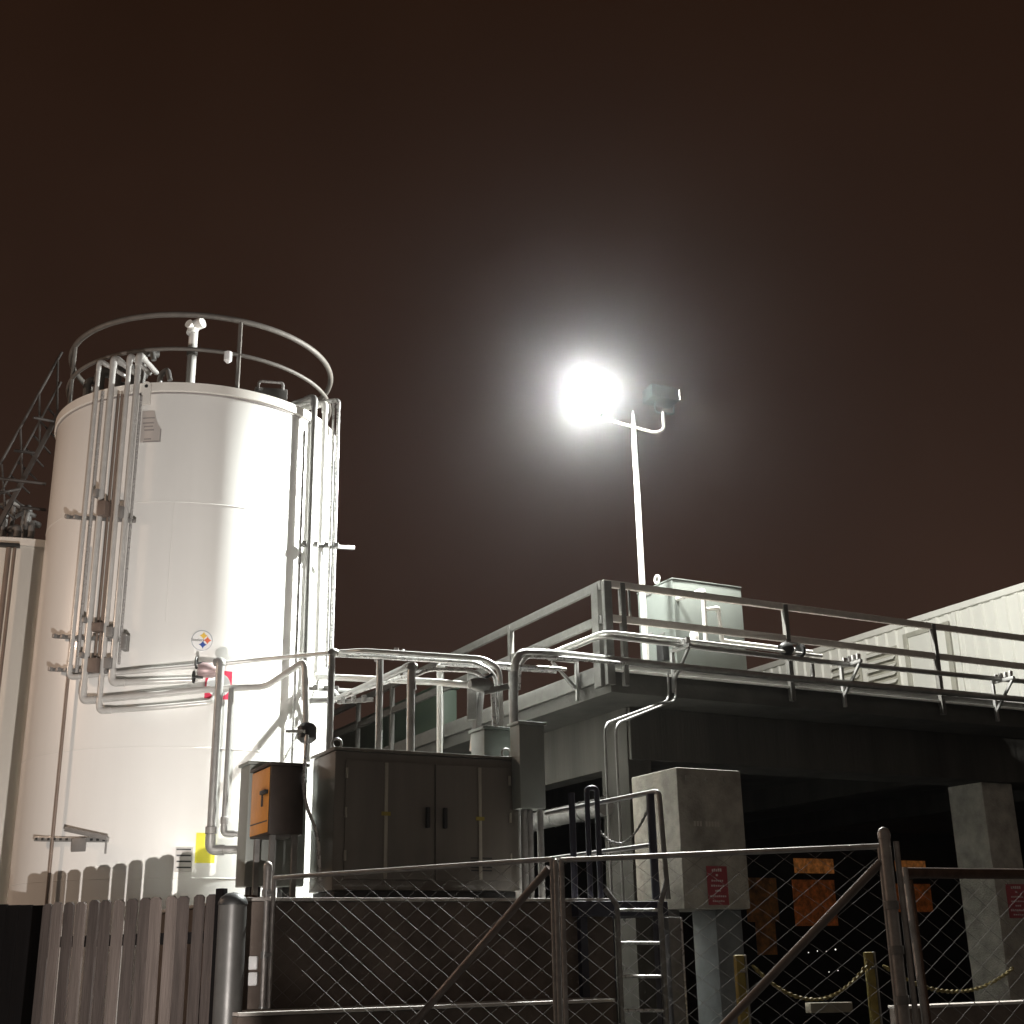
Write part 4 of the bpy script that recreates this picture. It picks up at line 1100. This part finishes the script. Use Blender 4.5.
# barbs of the mesh above the left rail: twisted wire ends
# side section right of the corner, turned away
sd0 = atY(905, 900, 8.5)
S0 = V((sd0.x, sd0.y, 0)); SDR = V((.9, .42, 0)).normalized()
def SPt(px, py): return plane_hit(px, py, S0, SDR)
zs = SPt(925, 873).z
side = empty('chain_link_fence', S0, 'chain link side panel running right from the corner post', 'fence')
sR = (SPt(1060, 870) - S0).dot(SDR)
pipe('top_rail', RUST, [S0 + UP * zs, S0 + SDR * sR + UP * (zs + .0)], .034, side)
pipe('leaning_tube', POSTG, [atY(904.5, 868, 8.45), atY(928, 1040, 8.25)], .02, side)
pipe('leaning_tube', RUST, [atY(911, 880, 8.5), atY(932, 1040, 8.3)], .012, side)
chainlink(S0, SDR, .05, sR, .1, zs, zs, side)
q = atY(929, 871, 8.5)
# white tags on a brown steel pillar left of the chain link
pb0 = atY(250, 990, 11.0)
bp0 = V((pb0.x, pb0.y, 0))
wz = atY(250, 895, 11.0).z
bpn = empty('brown_pillar', bp0, 'brown boarded pillar between the round steel post and the chain link', 'pillar')
obj('board', hexa(bmesh.new(), bp0 - V((.13, 0, 0)), (.13, 0, 0), (0, .12, 0), (0, 0, wz), .006), RUST, bpn)
obj('board', hexa(bmesh.new(), bp0 + V((.004, 0, 0)), (.13, 0, 0), (0, .12, 0), (0, 0, wz - .015), .006), RUST, bpn)
for yy0, yy1, lb in ((956, 970, 'upper of two small white tags on the brown pillar'), (972, 986, 'lower of two small white tags on the brown pillar')):
    p, q = atY(247.5, yy1, 10.6), atY(257.5, yy0, 10.6)
    tag(obj('white_tag', hexa(bmesh.new(), V((p.x, 10.6, p.z)), (q.x - p.x, 0, 0), (0, .05, 0), (0, 0, q.z - p.z), .012), WHITE), lb, 'tag')

# ---------------------------------------------------------------- wooden fence and steel post
WD = V((-.85, .53, 0)).normalized()
w_e = atY(215, 950, 10.6); W0 = V((w_e.x, w_e.y, 0))
def WFP(px, py): return plane_hit(px, py, W0, WD)
wf = empty('picket_fence', W0 + WD * 1.2, 'weathered picket fence with gaps, lit in front of the tall tank', 'fence')
WN = V((WD.y, -WD.x, 0));
if WN.y > 0: WN = -WN
sW = (WFP(42, 905) - W0).dot(WD)
NP = 14
for k in range(NP):
    s_ = sW * k / NP; pitch = sW / NP
    w = pitch * (.77 if k not in (1, 3) else .70)
    zt_ = WFP(215 - 173 * k / NP, 893.5 + 10.5 * k / NP).z + random.uniform(-.006, .006)
    o = W0 + WD * (s_ + random.uniform(-.006, .006)) + WN * random.uniform(0, .01)
    lean = WD * random.uniform(-.012, .012)
    bm = bmesh.new()
    cz = .022
    prof = [(0, 0), (w, 0), (w, zt_ - cz), (w - .03, zt_), (.03, zt_), (0, zt_ - cz)]
    fr_ = [bm.verts.new(o + WD * x + lean * (z / 2) + UP * z + WN * .022) for x, z in prof]
    bk_ = [bm.verts.new(v.co - WN * .022) for v in fr_]
    bm.faces.new(fr_); bm.faces.new(bk_[::-1])
    for i in range(6): bm.faces.new((fr_[i], fr_[(i + 1) % 6], bk_[(i + 1) % 6], bk_[i]))
    obj('picket', bm, WOODP if k in (3, 4, 7, 10, 12) else WOOD, wf, smooth=False)
for yy in (940, 1040):
    z = WFP(120, yy).z
    obj('cross_rail', hexa(bmesh.new(), W0 - WN * .06 + WD * .0 + UP * (z - .045), WD * sW, WN * .04, UP * .09, .004), WOODD, wf)
obj('end_post', hexa(bmesh.new(), W0 - WD * .085 - WN * .02, WD * .075, WN * .06, UP * (WFP(212, 893).z + .03), .006), WOODD, wf)
# left part, shade painted into near-black boards
df = empty('shade_board_fence', W0 + WD * (sW + .6), 'board fence at the left border with shade painted into its near-black boards', 'fence')
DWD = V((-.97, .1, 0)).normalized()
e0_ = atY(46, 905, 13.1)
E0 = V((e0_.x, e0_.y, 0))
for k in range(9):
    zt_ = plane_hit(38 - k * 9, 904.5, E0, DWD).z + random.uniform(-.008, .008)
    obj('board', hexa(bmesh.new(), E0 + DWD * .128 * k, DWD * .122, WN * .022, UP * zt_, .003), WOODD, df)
# round steel post with a domed cap
bl = atY(230, 960, 10.3)
B0 = V((bl.x, bl.y, 0))
zc0 = atY(231, 905, 10.3).z
rb = .108
BOLM = mat('bollard_paint', (.08, .077, .073), .4, metal=.2, var=.3, vscale=5)
bo = empty('steel_bollard', B0, 'thick round steel post with a dark domed cap beside the wooden fence', 'post')
obj('shaft', lathe_bm(bmesh.new(), B0, [(rb, 0), (rb, zc0)], 40), BOLM, bo)
obj('domed_cap', lathe_bm(bmesh.new(), B0, [(rb, zc0 + .001), (rb * 1.05, zc0 + .002), (rb * 1.05, zc0 + .02), (rb * .85, zc0 + .06), (rb * .5, zc0 + .085), (0, zc0 + .095)], 40), BLACK, bo)

# ---------------------------------------------------------------- low yard lamp left of the frame: throws the picket shadows
SLP = V((-14.0, 12.0, 0))
sl_ = empty('street_lamp', SLP, 'warm street lamp standing beyond the left border of the yard', 'lamp')
obj('pole', tube_bm(bmesh.new(), fillet([SLP, SLP + UP * 6.9, SLP + V((1.2, .2, 7.1))], .5), .07, 12), GALVD, sl_)
obj('lamp_head', hexa(bmesh.new(), SLP + V((1.0, .02, 7.0)), (.6, .1, 0), (-.04, .3, 0), (0, 0, .14), .03), GALVD, sl_)
obj('lens', hexa(bmesh.new(), SLP + V((1.08, .06, 6.975)), (.44, .08, 0), (-.03, .2, 0), (0, 0, .022), .005), mat('sodium_glass', (.9, .8, .6), .3, emis=(1, .7, .45), estr=20), sl_)
spot('street_bulb', SLP + V((1.3, .2, 6.9)), (TC.x - 1, TC.y, 3.5), 1050, (1, .72, .53), 150, .4, .12)
yl = V((-1.75, 6.0, 1.21))
yf = empty('yard_light', V((yl.x, yl.y, 0)), 'low yard floodlight with an added light shield on a short stake in front of the picket fence', 'lamp')
aim = (V((TC.x - .6, TC.y, 4.2)) - yl).normalized()
obj('stake', tube_bm(bmesh.new(), [V((yl.x, yl.y, 0)), yl - UP * .1 - aim * .1], .02, 10), GALVD, yf)
disc_lathe(yl - aim * .1, aim, [(0, -.08), (.05, -.07), (.065, .02), (.065, .04)], GALVD, 'lamp_head', yf)
def pol(azd, eld, d): return yl + V((math.sin(math.radians(azd)) * math.cos(math.radians(eld)), math.cos(math.radians(azd)) * math.cos(math.radians(eld)), math.sin(math.radians(eld)))) * d
bm = bmesh.new()
f1 = [[bm.verts.new(pol(a_, e_, .14)) for a_ in (-7.2, 15, 45, 80)] for e_ in (-50, -25, 0, 25, 40)]
for r0_, r1_ in zip(f1, f1[1:]):
    for k in range(3): bm.faces.new((r0_[k], r0_[k + 1], r1_[k + 1], r1_[k]))
ex = bmesh.ops.extrude_face_region(bm, geom=list(bm.faces))
for v in [v for v in ex['geom'] if isinstance(v, bmesh.types.BMVert)]: v.co = yl + (v.co - yl) * 1.02
obj('added_shield', bm, BLACK, yf, smooth=False)  # added shield that keeps the yard light off the cabinets
spot('yard_bulb', yl, V((TC.x - .6, TC.y, 4.6)), 2900, (1, .93, .87), 104, .4, .013)

# ---------------------------------------------------------------- air
hb = bmesh.new()
hexa(hb, (-111, -61, -1.3), (222, 0, 0), (0, 202, 0), (0, 0, 14.5))
hz = obj('haze', hb, ASPH, smooth=False, kind='stuff')
hm = bpy.data.materials.new('night_haze'); hm.use_nodes = True
nt = hm.node_tree; nt.nodes.remove(nt.nodes['Principled BSDF'])
pvn = nt.nodes.new('ShaderNodeVolumePrincipled')
pvn.inputs['Color'].default_value = (.9, .86, .88, 1)
pvn.inputs['Density'].default_value = .0012
pvn.inputs['Anisotropy'].default_value = .963
nt.links.new(pvn.outputs[0], nt.nodes['Material Output'].inputs['Volume'])
hz.data.materials.clear(); hz.data.materials.append(hm)

# ---------------------------------------------------------------- night sky
w = bpy.data.worlds.new('World'); S.world = w; w.use_nodes = True
nt = w.node_tree; bg = nt.nodes['Background']
tc = nt.nodes.new('ShaderNodeTexCoord'); sx = nt.nodes.new('ShaderNodeSeparateXYZ')
nt.links.new(tc.outputs['Generated'], sx.inputs['Vector'])
cr = nt.nodes.new('ShaderNodeValToRGB')
nt.links.new(sx.outputs['Z'], cr.inputs['Fac'])
e = cr.color_ramp.elements
e[0].position = 0.; e[0].color = (.043, .0238, .017, 1)
e[1].position = 1.; e[1].color = (.009, .0045, .003, 1)
x = cr.color_ramp.elements.new(.38); x.color = (.0275, .0143, .0098, 1)
x = cr.color_ramp.elements.new(.66); x.color = (.0175, .0078, .0042, 1)
mr = nt.nodes.new('ShaderNodeMapRange')
mr.inputs['From Min'].default_value = 0.; mr.inputs['From Max'].default_value = -1.
nt.links.new(sx.outputs['Y'], mr.inputs['Value'])
mx = nt.nodes.new('ShaderNodeMix'); mx.data_type = 'RGBA'
nt.links.new(mr.outputs['Result'], mx.inputs['Factor'])
nt.links.new(cr.outputs['Color'], mx.inputs['A'])
mx.inputs['B'].default_value = (.125, .106, .088, 1)
nzw = nt.nodes.new('ShaderNodeTexNoise'); nzw.inputs['Scale'].default_value = 3.2; nzw.inputs['Detail'].default_value = 6
nt.links.new(tc.outputs['Generated'], nzw.inputs['Vector'])
mrw = nt.nodes.new('ShaderNodeMapRange'); mrw.inputs['From Min'].default_value = .3; mrw.inputs['From Max'].default_value = .7
mrw.inputs['To Min'].default_value = .84; mrw.inputs['To Max'].default_value = 1.14
nt.links.new(nzw.outputs['Fac'], mrw.inputs['Value'])
vmw = nt.nodes.new('ShaderNodeVectorMath'); vmw.operation = 'SCALE'
nt.links.new(mx.outputs['Result'], vmw.inputs[0]); nt.links.new(mrw.outputs['Result'], vmw.inputs['Scale'])
nt.links.new(vmw.outputs['Vector'], bg.inputs['Color'])
bg.inputs['Strength'].default_value = 1.

S.view_settings.view_transform = 'Standard'
S.view_settings.look = 'None'
S.view_settings.exposure = 0
S.view_settings.gamma = 1
S.cycles.use_denoising = True
S.cycles.max_bounces = 6
S.cycles.volume_bounces = 0
S.cycles.sample_clamp_indirect = 8
